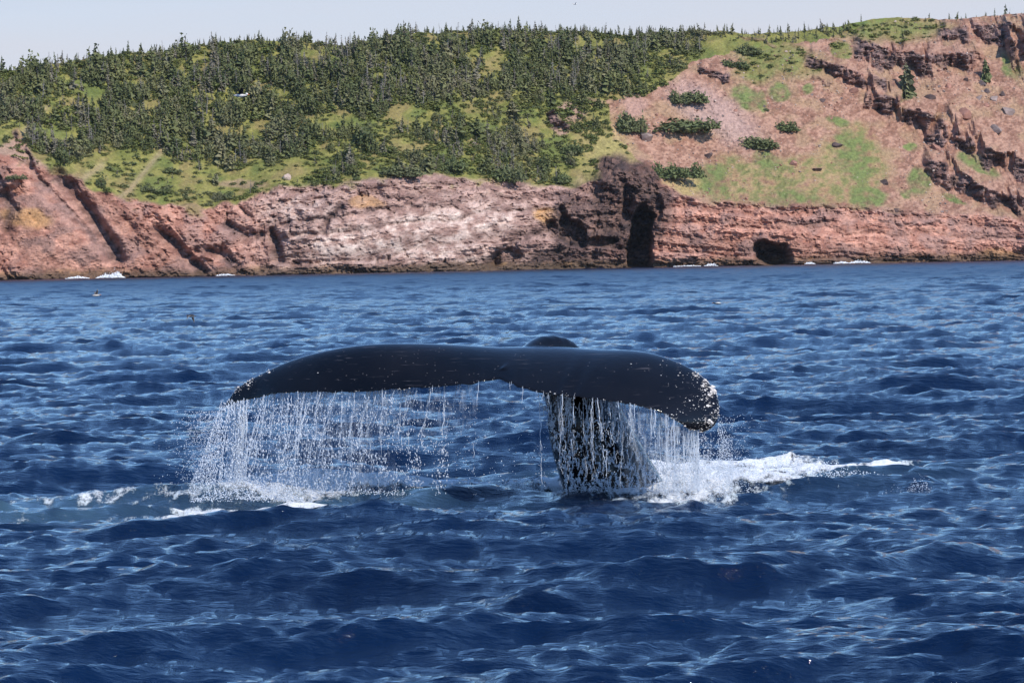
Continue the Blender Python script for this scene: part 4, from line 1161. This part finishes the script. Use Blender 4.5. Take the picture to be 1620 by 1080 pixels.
dV, dF = join([beads(np.concatenate(drops), np.concatenate(rads), np.concatenate(strs), rs)] + ropes)
link('falling_water', make_mesh('falling_water', dV, dF, [M_spray], True), kind='stuff', label='white streams and drops of water pouring off the whale flukes', cat='water')
def sheet(edge, pxa, pxb, drop, slope, seed, back):
    n, m = 150, 40
    q_, _b, _c = proj(edge); o_ = np.argsort(q_)
    px_ = np.linspace(pxa, pxb, n)
    E = np.stack([np.interp(px_, q_[o_], edge[o_, i]) for i in range(3)], 1)
    t = np.linspace(0, 1, m)
    L = np.clip(E[:, 2] - 0.03, 0.05, 2) * drop
    X = E[:, 0][:, None] + slope * (L[:, None] * t) + 0.02 * fbm(px_[:, None] / 15 + 0 * t, t[None] * 3 + 0 * px_[:, None], 0, 2, seed) * t
    Y = E[:, 1][:, None] + back + 0.05 * fbm(px_[:, None] / 20 + 0 * t, t[None] * 2 + 0 * px_[:, None], 5.0, 2, seed + 1) * t
    Z = E[:, 2][:, None] + 0.012 - L[:, None] * t
    end = np.clip(np.minimum(np.arange(n), np.arange(n)[::-1]) / 15.0, 0, 1)
    thin = (1 - t[None] ** 0.8 * 0.75) * end[:, None]
    return np.stack([X, Y, Z], -1).reshape(-1, 3), grid_faces(n, m), thin.ravel()
kf = NT('water_film')
kf.b.inputs['Base Color'].default_value = (0.80, 0.86, 0.92, 1); kf.b.inputs['Roughness'].default_value = 0.3
fa = kf.n('ShaderNodeAttribute', attribute_name='thin')
st1 = kf.rng(kf.noise(24.0, 5, 0.65, stretch=(1.6, 1.6, 0.16)), 0.42, 0.66)
st2 = kf.rng(kf.noise(15.0, 4, 0.7, stretch=(1.0, 1.0, 0.5)), 0.40, 0.60)
tr = kf.n('ShaderNodeBsdfTransparent'); tl = kf.n('ShaderNodeBsdfTranslucent'); tl.inputs['Color'].default_value = (0.85, 0.9, 0.95, 1)
m1 = kf.n('ShaderNodeMixShader'); m1.inputs[0].default_value = 0.4; kf.l(kf.b.outputs[0], m1.inputs[1]); kf.l(tl.outputs[0], m1.inputs[2])
m2 = kf.n('ShaderNodeMixShader'); kf.l(kf.math('MULTIPLY', kf.math('MULTIPLY', st1, st2), kf.math('MULTIPLY', fa.outputs['Fac'], 0.75)), m2.inputs[0])
kf.l(tr.outputs[0], m2.inputs[1]); kf.l(m1.outputs[0], m2.inputs[2]); kf.l(m2.outputs[0], kf.o.inputs['Surface'])
fw = bpy.data.objects['falling_water']
for args in [(TEL, 362, 398, 1.0, -0.10, 300, 0.0), (TEL, 400, 650, 0.95, -0.14, 310, 0.06), (TEL, 420, 620, 0.9, -0.22, 320, 0.16), (TEL, 640, 760, 0.45, -0.10, 330, 0.05), (TER, 985, 1100, 0.95, 0.0, 350, 0.04), (TER, 1000, 1100, 0.95, 0.02, 360, 0.2)]:
    V, F, th_ = sheet(*args)
    link('water_sheet', make_mesh('water_sheet', V, F, [kf.m], True, {'thin': th_}), fw)
# splash boiling up where it lands
drops, rads, strs = [], [], []
def heap(px0, px1, pyc, hpx, depth, n, r=(0.003, 0.009), spread=0.3):
    qx = rs.uniform(px0, px1, n); e = 1 - np.abs((qx - (px0 + px1) / 2) / ((px1 - px0) / 2)) ** 2
    qy = pyc - np.abs(rs.normal(0, 0.45, n)) * hpx * e + rs.uniform(0, 6, n)
    add(pt(qx, qy, depth + rs.normal(0, spread, n)), rs.uniform(*r, n))
heap(1035, 1210, 782, 66, WD + 0.5, 6500, (0.002, 0.007), 0.4)
heap(1050, 1240, 762, 38, WD + 1.2, 3600, (0.002, 0.008), 0.3)
heap(1060, 1390, 744, 20, WD + 3.0, 2600, (0.003, 0.008), 0.7)
heap(872, 1060, 778, 22, WD + 0.1, 1900, (0.002, 0.006), 0.12)
heap(1180, 1400, 752, 18, WD + 1.2, 1500, (0.003, 0.009), 0.3)
heap(300, 480, 788, 20, WD - 0.1, 1600, (0.003, 0.008), 0.3)
heap(440, 640, 778, 12, WD + 0.2, 900, (0.003, 0.007), 0.3)
heap(780, 890, 772, 22, WD + 0.6, 500, (0.002, 0.005), 0.3)
heap(1434, 1476, 776, 26, WD - 0.2, 420, (0.0015, 0.005), 0.10)
heap(1395, 1450, 778, 10, WD - 0.2, 200, (0.0015, 0.004), 0.10)
dV, dF = beads(np.concatenate(drops), np.concatenate(rads), np.concatenate(strs), rs)
link('splash', make_mesh('splash', dV, dF, [M_spray], True), kind='stuff', label='white splash boiling at the foot of the whale tail', cat='splash')

# surf breaking along the foot of the cliff
drops, rads, strs = [], [], []
for px0, px1, hpx, n in [(108, 142, 5, 260), (155, 198, 10, 520), (178, 196, 16, 260), (344, 372, 4, 120), (1068, 1110, 3, 100), (1118, 1136, 7, 120), (1276, 1290, 6, 90), (1322, 1345, 5, 150), (1345, 1378, 7, 220)]:
    n *= 3; hpx *= 0.75
    qx = rs.uniform(px0, px1, n); e = 1 - np.abs((qx - (px0 + px1) / 2) / ((px1 - px0) / 2)) ** 2
    X = (qx - 810) / FPX * 805
    Y = shore_y(X) - rs.uniform(2.0, 5.5, n)
    X = (qx - 810 + (rs.normal(0, 1, n))) / FPX * Y
    Z = 0.15 + np.abs(rs.normal(0, 0.5, n)) * hpx * 0.085 * e
    add(np.stack([X, Y, Z], 1), rs.uniform(0.03, 0.11, n), [1.8, 1, 0.8])
dV, dF = beads(np.concatenate(drops), np.concatenate(rads), np.concatenate(strs), rs)
link('surf', make_mesh('surf', dV, dF, [simple_mat('surf_white', (0.88, 0.90, 0.92), var=0.08, rand=0.0)], True), kind='stuff', label='white surf breaking along the foot of the red cliff', cat='surf')

# ------------------------------------------------------------------ sea birds
def flat_mat(name, col, rough=0.7):
    k = NT(name); f = k.noise(20, 2)
    k.l(k.mix(k.rng(f, 0.3, 0.7), tuple(c * 0.85 for c in col), col), k.b.inputs['Base Color']); k.b.inputs['Roughness'].default_value = rough
    return k.m
M_black, M_white, M_orange, M_greyb = flat_mat('black_feathers', (0.02, 0.018, 0.02)), flat_mat('white_feathers', (0.75, 0.72, 0.68)), flat_mat('orange_bill', (0.6, 0.18, 0.04)), flat_mat('grey_feathers', (0.20, 0.17, 0.15))
def bird(name, loc, heading, size, lab, body_mat, belly_mat, wing_mat, flap, flying=True, bank=0.0, bill=M_orange, head=None):
    """+x is forward; unit = body length"""
    t = np.linspace(0, 1, 12)
    prof = np.interp(t, [0, .08, .3, .6, .8, .92, 1], [0.01, .07, .15, .17, .10, .075, .01])
    path = np.stack([t - 0.5, 0 * t, 0.03 * np.sin(t * 3)], 1)
    a = np.linspace(0, 2 * np.pi, 12, endpoint=False)
    V = path[:, None] + prof[:, None, None] * np.stack([0 * a, np.cos(a), np.sin(a)], 1)[None]
    ids = np.arange(144).reshape(12, 12); nx = np.roll(ids, -1, 1)
    F = np.stack([ids[:-1], nx[:-1], nx[1:], ids[1:]], -1).reshape(-1, 4)
    lower = np.tile(np.sin((a + np.roll(a, -1)) / 2) < -0.1, 11)
    e = link(name, None, label=lab, cat='bird', group='sea birds'); e.location = loc; e.rotation_euler = (bank, 0, heading); e.scale = (size,) * 3
    link('body', make_mesh('bird_body', V.reshape(-1, 3), F, [body_mat, belly_mat], True, mat_idx=lower.astype(int)), e)
    hv, hf = beads(np.array([[0.46, 0, 0.07]]), [0.10], [[1.15, 1, 1]], np.random.default_rng(1))
    hs = np.linspace(0, 1, 7); hr = np.sin(hs * math.pi * 0.98 + 0.02) * 0.095
    link('head', make_mesh('bird_head', *tube(np.stack([0.38 + 0.2 * hs, 0 * hs, 0.05 + 0.04 * np.sin(hs * 3.14)], 1), hr + 0.004, 9), [head or body_mat], True), e)
    link('bill', make_mesh('bird_bill', *tube(np.array([[0.56, 0, 0.06], [0.62, 0, 0.055], [0.69, 0, 0.035]]), [0.045, 0.035, 0.006], 6), [bill], True), e)
    for sgn in (-1, 1):
        if flying:
            ws = np.linspace(0, 1, 8)
            ly = sgn * (0.08 + 0.85 * np.sin(ws * 1.35) / np.sin(1.35) * math.cos(flap)); lz = 0.08 + 0.85 * ws * math.sin(flap) + 0.06 * np.sin(ws * 3.14)
            lead = 0.16 + 0.10 * np.sin(ws * 3.1) - 0.14 * ws; ch = 0.30 * (1 - ws ** 2.2) + 0.03
            up = np.stack([lead, ly, lz], 1); tr_ = np.stack([lead - ch, ly, lz - 0.01], 1)
            V = np.concatenate([up, tr_, up - [0.05, 0, 0.03], tr_ - [0, 0, 0.006]])
            i = np.arange(7)
            F = np.concatenate([np.stack([i, i + 1, i + 9, i + 8], 1), np.stack([i + 16, i + 24, i + 25, i + 17], 1), np.stack([i, i + 16, i + 17, i + 1], 1), np.stack([i + 8, i + 9, i + 25, i + 24], 1), [[7, 23, 31, 15]]])
        else:
            ws = np.linspace(0, 1, 8); r = 0.09 * np.sin(ws * 2.9 + 0.12) + 0.005
            V, F = tube(np.stack([0.25 - 0.7 * ws, sgn * (0.13 - 0.05 * ws), 0.07 + 0 * ws], 1), r, 7)
        link('wing', make_mesh('bird_wing', V, F, [wing_mat], True), e)
    tv = np.array([[-0.44, -0.05, 0.02], [-0.44, 0.05, 0.02], [-0.62, 0.09, 0.01], [-0.62, -0.09, 0.01], [-0.44, -0.05, 0.0], [-0.44, 0.05, 0.0], [-0.62, 0.09, 0.0], [-0.62, -0.09, 0.0]])
    link('tail_feathers', make_mesh('bird_tail', tv, np.array([[0, 1, 2, 3], [7, 6, 5, 4], [0, 4, 5, 1], [2, 6, 7, 3], [1, 5, 6, 2], [3, 7, 4, 0]]), [wing_mat]), e)
    return e
bird('puffin', pt(380, 151, 105.0), R(12), 0.38, 'black and white bird with orange bill flying in front of the fir wood', M_black, M_white, M_black, R(14), True, R(-16), head=M_white)
bird('seabird', pt(303, 500, 128.0), R(150), 0.32, 'small dark bird with beating wings flying low over the waves', M_black, M_white, M_greyb, R(-45), True, R(20))
fl = pt(1135, 481, 165.0); fz = sea_at(np.array([fl[0]]), np.array([fl[1]]))[2][0]
bird('floating_seabird', (fl[0], fl[1], max(fz, fl[2]) + 0.03), R(175), 0.34, 'white sided black backed bird floating on the open water', M_black, M_white, M_white, 0, False)
bird('brown_seabird', pt(152, 467, 175.0), R(20), 0.36, 'small brown bird flying just above the water near the red cliff', M_greyb, M_white, M_greyb, R(40), True, R(-10))
bird('gull', pt(910, 7, 420.0), R(200), 0.45, 'tiny white gull flying high above the wooded skyline', M_white, M_white, M_white, R(20), True)

# ------------------------------------------------------------------ the air
import bmesh as _b
bm = _b.new(); _b.ops.create_cube(bm, size=1.0)
hz = bpy.data.meshes.new('haze'); bm.to_mesh(hz); bm.free()
hm = bpy.data.materials.new('haze_air'); hm.use_nodes = True
ht = hm.node_tree; ht.nodes.clear()
ho = ht.nodes.new('ShaderNodeOutputMaterial'); hv = ht.nodes.new('ShaderNodeVolumePrincipled')
hv.inputs['Color'].default_value = (0.80, 0.86, 0.95, 1); hv.inputs['Density'].default_value = 0.000018; hv.inputs['Anisotropy'].default_value = 0.0
ht.links.new(hv.outputs[0], ho.inputs['Volume'])
hz.materials.append(hm)
top_z = float(TP[:, 2].max()) + 12
h = link('haze', hz, kind='stuff', label='thin pale sea haze over the whole bay', cat='haze')
h.scale = (18400, 18400, top_z + 6); h.location = (0, 0, (top_z - 6) / 2)
